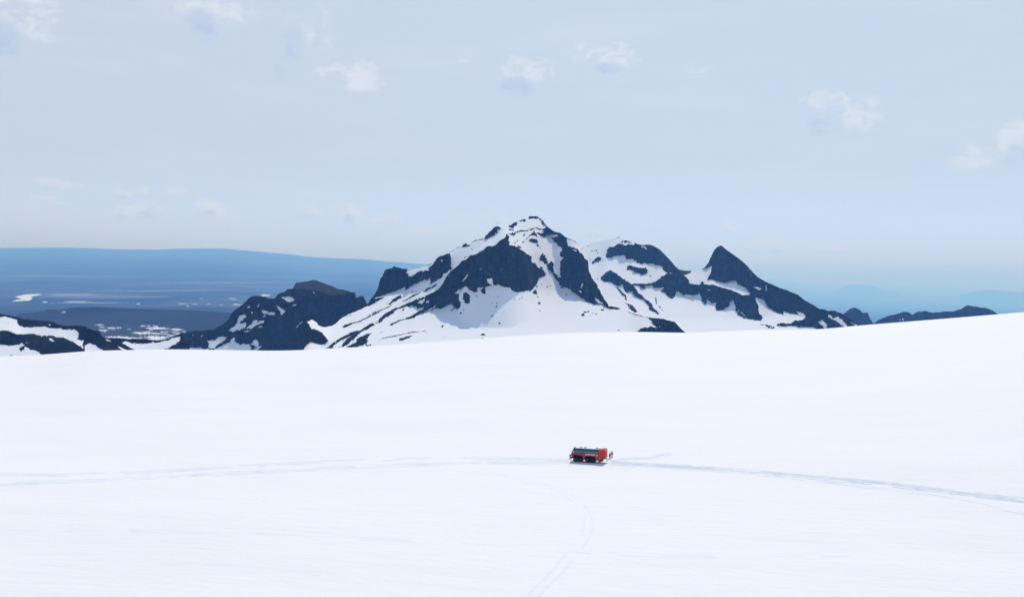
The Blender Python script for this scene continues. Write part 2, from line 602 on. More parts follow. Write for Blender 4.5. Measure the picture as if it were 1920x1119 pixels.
# ---- main massif
A = Layer(545, 1300, 395, 705, seed=1)
A.slope[:] = 10
A.slope[A.V < 545] = 14
A.slope[A.V < 500] = 16
A.slope[A.V > 615] = 8
A.poly([(845, 530), (1010, 535), (985, 600), (960, 614), (900, 614), (862, 606), (855, 570)], None, 29)
CL = 70
R2 = (P(T1, '1340,285 1290,340 1245,415 1215,465 1190,505 1150,560 1050,625 900,695 760,755 640,800 570,835 530,865 575,850 660,812 690,850 720,830 800,830 820,880 900,850 940,850 880,890 770,950 850,955 950,900 1000,880 1040,885 1100,860 1210,860 1310,790 1350,830 1390,850 1410,890 1460,850 1470,800 1440,720 1440,640 1470,600 1480,570 1525,535')
      + P(T3, '300,235 310,265 400,300 435,290 440,240 540,225 600,205 660,190 770,195 800,225 930,235 960,290 1000,305 1130,295 1200,265 1240,290 1290,220 1340,160 1370,90 1450,60')
      + P(T2, '1455,900 1440,880 1400,830 1360,810 1300,740 1260,730 1250,650 1180,600 1110,555 1050,525 1030,490 940,480 905,465 930,430 905,400 920,350 870,322 860,350 770,420 720,475 660,500 640,485 570,510 500,565 430,610 330,640 280,680 210,710 150,780 60,850 0,915'))
R1 = P(T1, '40,800 110,730 230,550 250,460 330,280 440,230 470,195 600,240 680,275 650,330 690,335 665,385 730,375 830,325 900,285 885,325 940,295 1000,300 985,270 1060,195 1100,140 1130,80 1220,40 1320,40 1315,80 1335,110 1320,165 1330,215 1330,275 1280,300 1260,335 1210,350 1205,385 1190,405 1010,500 1020,455 1025,385 985,420 930,450 930,430 860,470 790,510 785,475 770,520 700,555 640,600 630,545 590,565 480,610 330,665 200,705 175,730 300,700 345,695 220,760 150,800 0,865')
R3 = (P(T2, '1420,225 1510,205 1600,255 1690,275 1760,330 1800,490 1850,510')
      + P(T4, '120,350 190,390 250,450 300,520 345,545 350,600 345,720 410,820 470,880 490,960')
      + P(T5, '500,230 560,360 640,475 640,520 540,490 440,480 300,430 180,350 90,280 0,215')
      + P(T3, '1730,220 1720,250 1690,230 1660,150')
      + P(T2, '1640,1010 1600,960 1560,890 1510,830 1490,770 1540,715 1580,780 1590,830 1610,900 1660,950 1720,980 1690,960 1680,850 1690,770 1680,720 1735,665 1690,640 1680,590 1705,570 1705,520 1640,470 1590,410 1530,365 1600,355 1650,340 1640,315 1580,310 1480,330 1470,355 1390,340 1330,290 1410,300 1440,265'))
for p in (R1, R2, R3):
    A.poly(p, 1, CL)
# cliffs that cast shade, other bare rock
for p in (P(T2, '545,385 560,335 640,255 690,190 740,175 815,215 790,240 755,225 740,240 760,265 700,325 650,335 580,380'),
          P(T2, '1205,85 1215,25 1300,15 1365,30 1365,75 1300,82 1270,72 1235,75'),
          P(T2, '1365,65 1410,75 1460,150 1520,215 1480,205 1440,170 1400,140 1395,110 1370,95'),
          P(T2, '1200,390 1250,380 1330,385 1350,420 1350,470 1330,500 1330,440 1270,440 1220,420'),
          P(T2, '1380,660 1420,590 1480,690 1500,780 1440,740 1380,700'),
          P(T2, '915,195 1000,130 1040,145 1030,175 990,190 975,220 920,215'),
          P(T2, '930,325 1010,280 1030,290 1000,330'),
          P(T5, '1250,680 1480,695 1640,735 1690,785 1740,850 1820,905 1820,1000 1090,1000 1090,890 1130,850 1180,835 1320,820 1400,850 1350,810 1300,740 1260,710')):
    A.poly(p, 1, 60)
for p in (P(T2, '205,500 265,435 335,485 300,500 230,508'), SL(T2, '330,460 385,412 440,400 540,380', 15),
          P(T2, '920,240 960,235 995,250 980,262 920,255'), P(T2, '1060,120 1140,78 1170,105 1150,130 1090,125'),
          SL(T2, '820,222 920,185', 10), SL(T2, '1000,140 1080,103', 14), SL(T1, '560,262 700,282 850,260 1000,203 1060,160', 8),
          SL(T2, '0,595 100,545 200,490', 10), SL(T2, '870,325 1000,290 1080,265 1200,258 1215,240 1290,235 1310,218 1370,235 1430,235', 13),
          P(T2, '1350,430 1365,500 1415,560 1380,530 1340,490'), P(T2, '1220,330 1260,300 1280,250 1300,290 1340,320 1330,350 1290,320 1240,340'),
          SL(T2, '1130,420 1220,340 1280,290', 11), P(T2, '1110,335 1150,305 1160,320 1110,350'), P(T2, '990,445 1040,385 1050,400 1010,450'),
          P(T2, '1110,420 1130,405 1140,420 1120,440'), P(T2, '1375,790 1420,800 1420,830 1380,820'), P(T2, '1040,490 1075,480 1100,525 1060,510'),
          SL(T2, '345,515 375,550', 22), SL(T2, '60,620 75,660', 18), SL(T2, '235,670 265,645', 24), SL(T2, '1360,410 1390,400', 14),
          SL(T4, '0,205 110,245 205,305', 16), SL(T4, '210,395 280,355 350,325', 9),
          P(T3, '235,320 270,305 310,330 330,430 320,475 280,465 245,470 250,430 215,410'), P(T3, '490,290 510,245 545,220 575,290 560,330 520,320'),
          P(T3, '1290,270 1320,265 1345,335 1300,320 1270,320'), P(T3, '35,570 100,530 110,545 45,585'),
          P(T5, '560,520 650,510 750,515 835,560 760,558 650,555'), SL(T5, '850,590 890,595', 9), SL(T5, '905,588 1000,620 1080,645 1250,685', 12),
          # strips of bare ground down the left flank
          P(T6, '90,985 190,900 270,840 370,785 470,750 620,710 700,650 770,610 860,580 910,520 1030,430 1160,375 1260,330 1440,255 1440,300 1300,350 1180,385 1110,440 1080,470 1000,510 930,580 860,600 800,650 740,690 640,720 560,790 520,840 440,900 350,955 280,970 370,880 410,835 500,790 410,820 300,860 210,940 170,985'),
          P(T6, '335,675 350,640 420,620 560,580 680,530 760,480 900,420 1000,370 1100,325 1040,365 920,425 760,510 600,580 480,620 390,670'),
          SL(T6, '720,490 850,425 950,370', 11),
          P(T6, '1020,645 1080,600 1200,560 1340,515 1450,450 1560,390 1700,330 1720,370 1590,420 1500,470 1400,530 1340,550 1240,560 1150,600 1060,635'),
          P(T6, '365,975 470,930 560,870 530,860 610,810 700,770 790,745 740,790 690,840 720,870 700,910 630,930 550,965 450,970'),
          P(T6, '670,965 720,930 775,910 760,940 700,960'), SL(T6, '850,865 960,830 1060,810 1240,775 1440,735 1660,710', 11),
          SL(T6, '1100,865 1210,830', 9), P(T6, '1180,870 1210,835 1300,805 1410,790 1340,825 1260,850'), SL(T6, '1570,745 1645,745', 13),
          P(T6, '1790,675 1830,640 1880,630 1840,665'), SL(T6, '1830,822 1900,830', 8), SL(T6, '850,765 890,750 980,725', 8),
          P(T6, '1080,270 1130,220 1210,175 1220,195 1190,220 1280,185 1260,205 1140,270 1040,325 1020,320'),
          SL(T6, '1240,285 1380,205 1510,145', 18), SL(T6, '1330,265 1450,200', 9), P(T6, '1540,150 1600,90 1680,50 1780,0 1740,40 1680,80 1590,130'),
          P(T6, '1340,155 1390,120 1380,140'), P(T6, '1085,190 1115,150 1110,170'), SL(T6, '360,510 490,488', 15), P(T6, '1210,435 1250,395 1280,385 1260,415'),
          SL(T6, '985,320 1060,255', 10), SL(T6, '835,405 870,380', 8),
          P(T10, '845,850 960,880 1000,920 1085,1025 1040,1090 930,1080 870,1060 830,1040 740,1119 640,1300 500,1300 640,640 790,775')):
    A.poly(p, 1)
for p in (P(T1, '1165,145 1190,140 1210,158 1180,165'), P(T1, '805,800 860,750 950,710 910,770 880,800 850,780'),
          P(T1, '940,770 970,740 1010,750 990,785 950,785'), SL(T1, '1490,450 1550,390 1600,350', 14), SL(T2, '465,820 500,845', 20),
          SL(T2, '540,860 600,910 630,905', 11), SL(T2, '790,860 850,820', 15), SL(T2, '700,885 730,885', 10), SL(T2, '205,1015 260,950 320,905', 15),
          SL(T2, '150,775 200,715', 15), P(T3, '575,120 600,95 670,130 680,190 640,180 600,170'), P(T1, '975,890 1060,830 1120,810 1050,865'),
          P(T1, '1370,655 1440,580 1465,590 1430,640'), P(T4, '105,370 160,395 165,420 120,395'), P(T4, '190,990 250,1000 250,1030 220,1020'),
          P(T5, '415,375 500,420 590,485 500,480 450,430'), P(T4, '245,890 265,900 245,970 230,960'), P(T5, '1400,830 1430,815 1420,840'),
          SL(T2, '860,400 910,415', 14), P(T3, '600,100 640,100 690,150 640,160')):
    A.poly(p, 0)
A.poly(P(T10, '845,850 960,880 1000,920 1085,1025 1040,1090 930,1080 870,1060 830,1040 740,1119 640,1300 500,1300 640,640 790,775'), None, 52)
A.solve(2000, 660)
A_TOP = [(563, 690), (566, 645), (572, 607), (578, 602), (585, 599), (594, 604), (597, 610), (610, 614), (622, 611), (632, 605), (640, 597), (652, 590),
         (667, 584), (680, 578), (688, 572), (691, 568), (694, 563), (702.5, 551), (709, 540), (711, 529), (716, 515), (722.5, 506), (735, 502.5), (739, 499), (745, 501),
         (755, 504), (767.5, 505), (786, 502.5), (805, 496), (812.5, 490.6), (821, 482.5), (832.5, 478), (842.5, 473.5), (852, 468), (865, 461), (873, 456),
         (880, 458), (887.5, 452), (900, 449), (907.5, 446), (910, 443), (920, 433), (926, 426), (932.5, 424), (941, 428), (952.5, 424), (965, 417.5),
         (975, 413), (982.5, 410.6), (990.6, 410), (992, 405.6), (1002.5, 404.8), (1009, 405.6), (1010.6, 409), (1016, 411), (1021, 419), (1029, 427),
         (1040, 434), (1051, 437), (1059, 443), (1069, 447.5), (1077.5, 453), (1085, 458), (1088, 461), (1090, 469), (1093, 477), (1102.5, 488), (1104, 507.5),
         (1111, 522.5), (1121, 536), (1130, 555), (1140, 569), (1142, 573.5), (1154, 575), (1164, 580), (1175, 583), (1195, 590), (1216, 595), (1245, 598),
         (1265, 603), (1271, 609), (1277.5, 617), (1287, 624.5), (1298, 640)]
A.build('mountain', A_TOP, [(540, 700), (1300, 700)], ROCKMAT, du=0.75, rows=270,
        label='dark rocky snow-streaked mountain with the highest central peak', seed=1)

# ---- second massif with the pyramid peak, behind and to the right
B = Layer(1060, 1640, 435, 690, seed=2)
B.slope[:] = 10
B.slope[B.V < 560] = 14
B.slope[B.V < 500] = 16
B.slope[B.V > 595] = 7
B1 = P(T4, '610,490 620,400 660,335 720,345 790,295 870,320 960,305 1050,320 1045,270 1160,310 1250,290 1320,315 1430,370 1500,430 1600,540 1710,665 1740,720 1620,755 1540,740 1470,690 1475,640 1350,610 1165,585 1160,610 1080,575 1010,520 960,520 920,530 900,480 870,455 780,480 700,500 650,510')
B4 = P(T5, '525,95 600,10 640,-15 690,-20 740,10 800,50 900,120 980,175 1150,178 1290,170 1300,195 1180,210 1195,245 1170,255 1110,205 1000,195 1060,260 1130,335 1210,400 1320,490 1310,510 1335,550 1405,615 1390,630 1300,580 1260,540 1250,490 1170,420 1090,380 1050,360 1010,300 950,290 930,315 900,290 865,200 850,165 810,215 740,185 660,140 590,145')
C1 = (P(T4, '1290,885 1380,845 1450,800 1420,800 1540,735 1700,680 1740,720 1860,850 1845,880')
      + P(T7, '450,655 560,675 600,660 590,630 620,615 640,630 640,660 760,675 880,700 1020,740 1150,800 1230,825 1330,820 1290,740 1200,685 1150,670 1110,610 1050,610 970,635 870,625 800,610 760,585 690,600 740,500 760,385 640,440 590,440 640,400 700,335 730,260 800,120 850,75 890,60 930,75 1150,245 1240,315 1310,380 1440,535 1560,595 1700,670 1918,750')
      + P(T8, '770,400 880,490 980,540 1080,615 1140,610 1330,640 1450,690 1560,760 1700,870 1760,1000 1050,1000 1050,945 1000,900 900,900 780,890 640,890 450,885 480,840 520,840 660,860 720,810 830,800 890,745 850,700 790,680 740,665 780,720 660,700 540,660 560,730 480,700 410,660 310,600 260,520 210,475 150,455 130,480 180,600 190,680 240,760 210,805 120,800')
      + P(T9, '1400,635 1300,620 1210,600 1150,540 1090,470 1110,465 1120,450 1100,400 1090,335 1040,335 1020,360 1030,425 990,435 920,490 840,495 815,470 820,380 740,380 700,325 675,340 680,395 640,390 610,350 610,300 560,230 500,260 470,280 430,260 400,250 330,265 270,215 230,205 200,280 170,320 120,300 80,260 0,215')
      + P(T5, '1480,210 1430,240 1340,240 1310,190'))
for p in (B1, B4, C1):
    B.poly(p, 1, 58)
B.poly(P(T4, '900,380 1000,330 1250,300 1430,380 1600,560 1740,720 1475,640 1350,600 1150,540 1000,470'), None, 40)
B.poly(P(T8, '300,300 640,370 880,510 1080,640 1330,660 1700,890 1300,900 900,800 500,560'), None, 38)
for p in (P(T4, '395,600 405,560 500,485 530,510 530,545 430,580'),
          P(T4, '915,690 930,640 960,615 1040,640 1160,665 1200,645 1235,690 1215,750 1170,755 1080,730 1040,720 990,690')):
    B.poly(p, 1, 60)
for p in (P(T4, '845,250 900,255 1010,280 930,285 850,285'), SL(T4, '600,235 720,225 810,188 840,200', 8), SL(T4, '790,245 820,235', 11), SL(T4, '395,305 430,285', 13),
          SL(T4, '210,395 280,355 350,325', 9), SL(T4, '460,390 490,440', 12), SL(T4, '355,505 410,560', 14), SL(T4, '555,540 590,560', 16),
          P(T5, '745,215 780,225 850,285 900,340 935,410 920,425 890,380 840,320 780,255'), P(T5, '865,425 930,470 1020,515 1050,550 1080,600 1050,610 960,550 930,490'),
          P(T5, '1340,375 1360,380 1370,440 1390,480 1365,465'), P(T5, '1395,500 1420,500 1430,550 1410,540'), SL(T5, '430,110 500,100', 13),
          SL(T9, '410,635 500,637', 5), SL(T9, '540,640 640,645', 5), SL(T9, '730,648 800,650', 7), P(T9, '1470,700 1560,705 1720,762 1610,765 1570,730'),
          P(T7, '230,420 330,440 530,450 450,490 370,530 320,500'), SL(T5, '1435,560 1470,595', 8), SL(T9, '0,475 30,515', 9)):
    B.poly(p, 1)
for p in (P(T4, '1120,330 1200,335 1235,400 1190,375'), SL(T4, '1500,920 1550,970', 11), SL(T7, '670,735 710,748 755,735', 14), SL(T7, '650,705 662,708', 14),
          P(T8, '80,295 170,300 235,330 190,350 130,320'), SL(T8, '280,280 300,310 295,370', 20), SL(T8, '180,270 220,300', 14),
          P(T8, '1070,825 1110,800 1150,810 1200,870 1200,930 1170,930 1130,880'), P(T8, '1210,750 1220,705 1310,770 1380,740 1420,780 1500,860 1510,905 1470,900 1370,830 1310,800'),
          P(T8, '1530,815 1600,840 1650,870 1675,905 1630,890'), P(T4, '1540,735 1580,730 1620,750 1580,745'), SL(T9, '1120,455 1200,525 1290,605', 14),
          SL(T7, '1280,672 1300,676', 14)):
    B.poly(p, 0)
B.solve(2520, 660)
B_TOP = [(1062, 480), (1085, 462), (1095, 460), (1104, 456), (1119, 452), (1134, 449), (1150, 448), (1161, 443.5), (1166, 446), (1176, 450.6), (1185, 454), (1191, 455.6),
         (1205, 460), (1216, 459), (1224, 461), (1237.5, 468), (1246, 476), (1257.5, 489), (1266, 499), (1272.5, 505), (1285, 507), (1296, 508), (1305, 507.5),
         (1312.5, 505), (1320, 502.5), (1327.5, 494), (1331, 485), (1340, 467.5), (1346, 462), (1351, 460), (1355, 462), (1365, 470.6), (1384, 484), (1395, 492),
         (1402.5, 500), (1416, 515), (1420, 519), (1435, 527), (1452.5, 536), (1480, 546), (1496, 552.5), (1510, 564), (1522.5, 570), (1535, 579), (1542.5, 579),
         (1554, 582.5), (1566, 582.5), (1581, 589), (1595, 597.5), (1605, 604), (1612.5, 611), (1630, 626)]
B.build('mountain', B_TOP, [(1060, 680), (1640, 680)], ROCKMAT, du=0.8, rows=220,
        label='lower dark mountain with a sharp pyramid peak right of the central summit', seed=2)

# ---- flat-topped hill on the left
H = Layer(300, 710, 515, 690, seed=3)
H.rock[:] = 1
H.slope[:] = 46
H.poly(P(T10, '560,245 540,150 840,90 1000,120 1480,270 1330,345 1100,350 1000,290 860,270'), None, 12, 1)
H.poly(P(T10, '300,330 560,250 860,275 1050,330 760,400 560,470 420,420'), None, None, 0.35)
H.poly(P(T10, '1100,350 1480,300 1500,480 1300,680 1000,560'), None, 66)
H.poly(P(T11, '1230,160 1500,120 1700,160 1660,300 1400,330 1200,330'), None, 60)
for p in (P(T10, '365,365 430,375 500,360 545,385 580,440 500,460 460,440 420,400'), P(T10, '530,520 560,490 625,475 590,505'), P(T10, '850,295 880,300 900,320 870,318'),
          P(T11, '950,640 1040,570 1080,490 1120,400 1200,400 1205,435 1140,490 1120,545 1180,510 1220,530 1215,570 1130,620 1020,650'),
          P(T11, '1180,625 1260,570 1340,475 1390,485 1350,540 1430,485 1490,490 1480,515 1350,565 1300,610'), P(T11, '1170,655 1280,625 1250,655 1190,665'),
          P(T11, '1380,595 1450,570 1465,580 1410,600'), P(T11, '1435,330 1500,335 1560,360 1640,360 1660,390 1640,410 1520,390 1470,385'),
          P(T11, '1455,420 1490,400 1510,410 1470,435'), P(T11, '1640,255 1700,275 1750,310 1800,335 1800,360 1750,400 1720,350 1680,300'),
          P(T11, '1220,300 1250,265 1270,275 1240,310'), P(T11, '1275,375 1325,340 1315,385'), P(T11, '1370,290 1400,230 1415,240 1390,285'),
          P(T11, '620,785 740,775 840,725 930,735 900,780 760,870 740,905 660,910 635,880 655,850'),
          P(T11, '750,915 960,810 1030,735 1040,760 1030,800 1130,850 1180,825 1250,850 1285,890 1270,950 1200,960 750,960'),
          P(T11, '1280,840 1330,780 1370,770 1390,800 1420,830 1380,880 1330,870'), P(T11, '1230,945 1400,880 1455,860 1420,900 1330,950'),
          P(T11, '530,720 560,695 585,705 545,735'), P(T11, '400,715 415,700 432,705 415,728'), SL(T11, '320,780 340,800', 16), SL(T11, '290,828 308,842', 14), SL(T11, '372,855 388,875', 14),
          P(T11, '140,900 160,850 240,885 280,880 340,910 380,885 470,890 640,910 700,960 700,1100 100,1100'), P(T11, '700,930 1400,930 1400,1100 700,1100'),
          SL(T10, '560,855 640,790 725,720', 12), SL(T10, '370,960 430,915', 8), SL(T10, '440,955 510,895', 8), SL(T10, '1305,338 1320,342', 8)):
    H.poly(p, 0, 34)
H.solve(2800, 670)
H_TOP = [(318, 640), (328, 631), (339, 625), (350, 622), (366, 620), (385, 620), (401, 617.5), (416, 609), (429, 597.5), (435, 586), (445, 577.5), (456, 571), (464, 561),
         (471, 555.6), (481, 554), (495, 556), (505, 559), (515, 559), (522.5, 551), (532.5, 547.5), (539, 542.3), (550, 540.6), (552.5, 534), (555, 530), (567.5, 529),
         (584, 525.6), (589, 525), (601, 528), (612.5, 533), (631, 540), (652.5, 545), (660, 548), (664, 547), (666.5, 550), (667.5, 559), (674, 555), (681, 555),
         (685, 562.5), (687.5, 568), (692, 575), (705, 590)]
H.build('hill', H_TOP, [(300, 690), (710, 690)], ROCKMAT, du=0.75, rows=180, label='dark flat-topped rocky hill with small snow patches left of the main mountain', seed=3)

# ---- low ridge at the left edge
G = Layer(-160, 360, 570, 690, seed=4)
G.rock[:] = 1
G.slope[:] = 20
for p in (P(T12, '-1300,450 0,440 80,430 150,445 250,480 270,510 245,540 300,570 420,585 600,580 760,590 920,620 1100,620 1160,640 1180,680 1175,740 1150,775 1255,780 1235,850 1260,915 1100,810 950,745 880,740 750,710 620,710 450,685 300,695 230,680 130,640 0,630 -1300,620'),
          P(T12, '1265,1050 1270,870 1350,815 1440,870 1540,940 1650,1050'),
          P(T12, '-1300,850 0,850 70,845 130,870 230,845 300,860 320,820 370,850 350,880 400,890 480,930 540,940 610,975 700,1100 -1300,1100'),
          P(T12, '730,750 790,765 810,810 760,795'), P(T12, '380,810 420,820 400,835'), P(T12, '720,555 770,530 750,565'),
          P(T13, '550,820 600,800 740,825 920,830 1080,815 1200,790 1425,725 1415,790 1360,845 1260,880 1240,910 1170,920 1100,1100 800,1100 740,930 650,880'),
          P(T13, '470,870 520,875 640,935 560,930'), P(T13, '285,760 390,780 395,795 340,790')):
    G.poly(p, 0, 15)
for p in (P(T12, '290,900 350,875 350,930 310,950'), P(T12, '105,505 140,515 130,525'), SL(T12, '135,1015 210,1005', 14), SL(T12, '1375,848 1392,860', 12)):
    G.poly(p, 1)
for p in (P(T12, '0,630 130,640 300,695 320,820 230,845 0,850 -600,850 -600,630'), P(T12, '1280,575 1520,650 1540,740 1300,800 1180,750 1190,640')):
    G.poly(p, None, 50)
G.solve(1750, 670, iters=400)
G_TOP = [(-150, 583), (-60, 584), (0, 588), (12.5, 590), (31, 594), (41, 597.5), (62.5, 600), (97.5, 602.5), (107.5, 607.5), (119, 610.6), (135, 611), (150, 610), (160, 612), (166, 616),
         (175, 619), (186, 620.6), (189, 624), (190, 629), (196, 633), (222.5, 633.5), (239, 635.6), (272.5, 635.6), (280, 638), (297.5, 638), (315, 635), (327.5, 630),
         (339, 625.5), (344, 632), (356, 650)]
G.build('ridge', G_TOP, [(-160, 690), (360, 690)], ROCKMAT, du=0.8, rows=110, rough=0.5, relief=4, label='low dark ridge with a curved snow bank at the left edge', seed=4)

# ---- far blue ridge on the right
Rr = Layer(1560, 1920, 560, 680, seed=5)
Rr.rock[:] = 1
Rr.slope[:] = 42
for s_ in ('740,535 765,560 765,582 745,562', '700,578 735,552 733,560 705,580'):
    Rr.poly(P((1560, 500), s_, 5.647), 0)
Rr.solve(5200, 670, iters=300)
R_TOP = [(1566, 605), (1574, 595), (1581, 588.5), (1595, 578), (1602.5, 576.5), (1611, 580), (1617.5, 586), (1627, 586), (1631, 597), (1638, 606), (1648.5, 599), (1666, 592),
         (1684, 587.6), (1693, 584), (1703.5, 585), (1710.5, 590), (1719, 585), (1735, 583), (1751, 586), (1769, 584), (1786.5, 584), (1801, 579), (1813, 572.6),
         (1825.6, 574), (1838, 577), (1847, 577), (1861, 582), (1869, 587), (1890, 597), (1915, 615)]
Rr.build('ridge', R_TOP, [(1560, 665), (1920, 665)], ROCKMAT, du=0.8, rows=90, rough=0.6, relief=16, back=900, label='low bluish rocky ridge just above the snow on the right', seed=5)


# ------------------------------------------------------------------ plain beyond
def plain_material(name, dark, pale):
    m, nt, b = new_mat(name)
    at = N(nt, 'ShaderNodeAttribute', attribute_name='rock')
    tc = N(nt, 'ShaderNodeTexCoord')
    n1 = N(nt, 'ShaderNodeTexNoise', inp={'Scale': 0.0006, 'Detail': 9.0, 'Roughness': 0.65})
    n2 = N(nt, 'ShaderNodeTexNoise', inp={'Scale': 0.00012, 'Detail': 6.0, 'Roughness': 0.6, 'Distortion': 0.6})
    for n in (n1, n2):
        L(nt, tc.outputs['Object'], n.inputs['Vector'])
    f = math_node(nt, 'MULTIPLY', n1.outputs['Fac'], n2.outputs['Fac'])
    pr = N(nt, 'ShaderNodeMapRange', inp={'From Min': 0.19, 'From Max': 0.44})
    L(nt, f, pr.inputs['Value'])
    f = pr.outputs[0]
    land = mix_rgb(nt, f, dark, pale)
    c = mix_rgb(nt, at.outputs['Fac'], (0.80, 0.84, 0.88), land)
    L(nt, c, b.inputs['Base Color'])
    b.inputs['Roughness'].default_value = 0.95
    b.inputs['Specular IOR Level'].default_value = 0.05
    return m


def raster(u0, u1, v0, v1, polys, res=0.5, warp=0.7, seed=0, start=1.0):
    l = Layer(u0, u1, v0, v1, warp=warp, res=res, seed=seed)
    l.rock[:] = start
    for val, p in polys:
        l.poly(p, val)
    return l


FAR_TOP = [(-3000, 520), (-1500, 486), (-700, 472), (-200, 467), (0, 465), (120, 464), (200, 467), (300, 468), (340, 466), (425, 466), (480, 471), (540, 477), (600, 483), (680, 486), (740, 491), (800, 496),
           (900, 503), (1000, 509), (1200, 517), (1437, 524.5), (1485, 526), (1500, 531), (1600, 534), (1750, 538), (1900, 543), (2400, 560), (4500, 620)]


def bar(x0, x1, y, h):
    return [(x0, y), (x0 + 0.25 * (x1 - x0), y - h * 0.5), (x0 + 0.7 * (x1 - x0), y - h * 0.4), (x1, y + h * 0.1), (x0 + 0.6 * (x1 - x0), y + h * 0.5), (x0 + 0.3 * (x1 - x0), y + h * 0.4)]


def build_plain():
    u = np.concatenate([np.linspace(-3000, -20, 150)[:-1], np.linspace(-20, 1940, 1300)[:-1], np.linspace(1940, 4500, 120)])
    top = np.interp(u, [a for a, _ in FAR_TOP], [b for _, b in FAR_TOP])
    top = top + 0.5 * vnoise(u / 30, u * 0, 3) + 0.25 * vnoise(u / 9, u * 0, 4)
    base = eye_row(u) + 172
    rows = 420
    k = np.linspace(0, 1, rows)[:, None]
    V = base[None] + (top - base)[None] * k ** 0.75
    U = np.broadcast_to(u[None], V.shape)
    fr = (base[None] - V) / (base - top)[None]
    # depth along the sight line: flat first, then slowly rising land
    D = np.interp(fr, [0, .25, .45, .6, .72, .82, .9, .96, 1.0], [6000, 9000, 13500, 20000, 28500, 37500, 47000, 55500, 65000])
    D = D * (1 + 2.2 * np.clip((U - 900) / 700, 0, 1) * fr ** 2)
    D = D * (1 + 0.012 * fbm(U / 60, V / 7, 4, 81))
    pol = [(0, P(T12, '170,205 240,180 330,162 220,130 390,95 550,88 640,97 480,125 480,165 440,187 350,192')),
           (0.5, bar(75, 200, 552.0, 1.6)), (0.86, bar(55, 330, 556, 7)), (0.2, bar(78, 91, 566.4, 2)), (0.3, bar(118, 175, 565.5, 1.6)), (0.6, bar(90, 260, 567.5, 1.6)),
           (0.2, bar(255, 264, 569.7, 1.6)), (0.4, bar(332, 353, 569.2, 1.6)), (0.3, bar(349, 356, 574, 1.6)), (0.5, bar(358, 372, 570, 1.3)), (0.4, bar(386, 396, 570, 1.3)),
           (0.5, bar(410, 422, 571, 1.3)), (0.25, bar(434, 456, 571, 2.0)), (0.45, bar(427, 445, 559, 1.5)), (0.5, bar(432, 446, 562, 1.4)), (0.25, bar(487, 510, 553.5, 4)),
           (0.5, bar(373, 383, 559.5, 1.3)), (0.75, bar(150, 420, 545, 2)), (0.8, bar(250, 640, 530, 2)), (0.8, bar(-20, 300, 518, 2)),
           (0.45, bar(1713, 1722, 564.5, 2)), (0.6, bar(1757, 1765, 562.3, 1.4)), (0.6, bar(1770, 1786, 573.3, 1.4)), (0.5, bar(1650, 1653, 586, 1.5))]
    m = raster(-30, 1930, 455, 690, pol, warp=0.35, seed=8)
    rock = np.where((U > -25) & (U < 1925), m.sample(m.rock, U, V), 1.0)
    pts = pts_at(U, V, D)
    back = pts[-1].copy()
    back[:, 1] += 15000
    back[:, 2] -= 600
    pts = np.concatenate([pts, back[None]], 0)
    rock = np.concatenate([rock, rock[-1:]], 0)
    o = mesh_np('plain', pts.reshape(-1, 3), grid_faces(pts.shape[0], pts.shape[1]), plain_material('far_plain', (0.006, 0.014, 0.022), (0.13, 0.14, 0.15)), {'rock': rock})
    tag(o, 'wide blue hazy plain rising to a long plateau on the horizon', kind='structure')


build_plain()


def build_lava():
    top = [(20, 604), (35, 588), (60, 586), (81, 583), (90, 580), (125, 580), (132.5, 577.5), (144, 576), (172.5, 575.6), (200, 576), (237.5, 578), (316, 580.6), (339, 580.6),
           (400, 584), (440, 587), (490, 591), (560, 602), (620, 620)]
    l = Layer(10, 640, 570, 700, warp=0.5, seed=9)
    l.rock[:] = 1
    l.slope[:] = 2.2
    l.poly([(125, 581), (132, 574), (240, 574), (310, 580), (240, 583), (130, 584)], None, 14)
    for x0, x1, y, h in ((178, 196, 609, 1.8), (185, 198, 613.3, 1.6), (200, 217, 614.8, 2.2), (214, 229, 614.5, 1.6), (184, 206, 619, 2.6), (238, 246, 617.5, 1.4), (262, 274, 611, 1.8),
                         (275, 282, 611, 1.5), (286, 297, 611.3, 1.6), (271, 320, 615.5, 4.0), (319, 344, 618, 3.4), (246, 300, 624.3, 4.0), (290, 318, 625.6, 2.4), (299, 318, 622, 1.8),
                         (320, 336, 622.5, 1.6), (325, 341, 625.5, 1.8), (313, 331, 629, 2.2), (195, 250, 632.5, 4.0), (222, 250, 635, 3), (270, 320, 632, 5.0), (275, 315, 635.5, 4), (342, 350, 622, 1.6), (232, 280, 633.5, 1.6)):
        l.poly(bar(x0, x1, y, h), 0)
    l.poly(P(T12, '925,365 940,350 990,348 970,368'), 0.3)
    tan = np.tan(np.radians(l.slope))
    l.solve(4800, 690, iters=200)
    l.build('lava_field', top, [(0, 690), (640, 690)], plain_material('lava', (0.004, 0.006, 0.012), (0.06, 0.052, 0.05)), du=1.0, rows=130, rough=0.35, relief=10, back=500,
            label='dark blue lava bench with thin snow strips on the plain at left')


build_lava()


def build_mesa(name, top, d, label):
    l = Layer(top[0][0] - 5, top[-1][0] + 5, min(b for _, b in top) - 5, 580, warp=0.3, seed=12, res=1.0)
    l.rock[:] = 1
    l.slope[:] = 14
    l.solve(d, 570, iters=60)
    l.build(name, top, [(0, 572), (3000, 575)], plain_material('far_rock', (0.03, 0.035, 0.045), (0.07, 0.07, 0.075)), du=1.5, rows=40, rough=0.25, relief=30, back=2500, label=label)


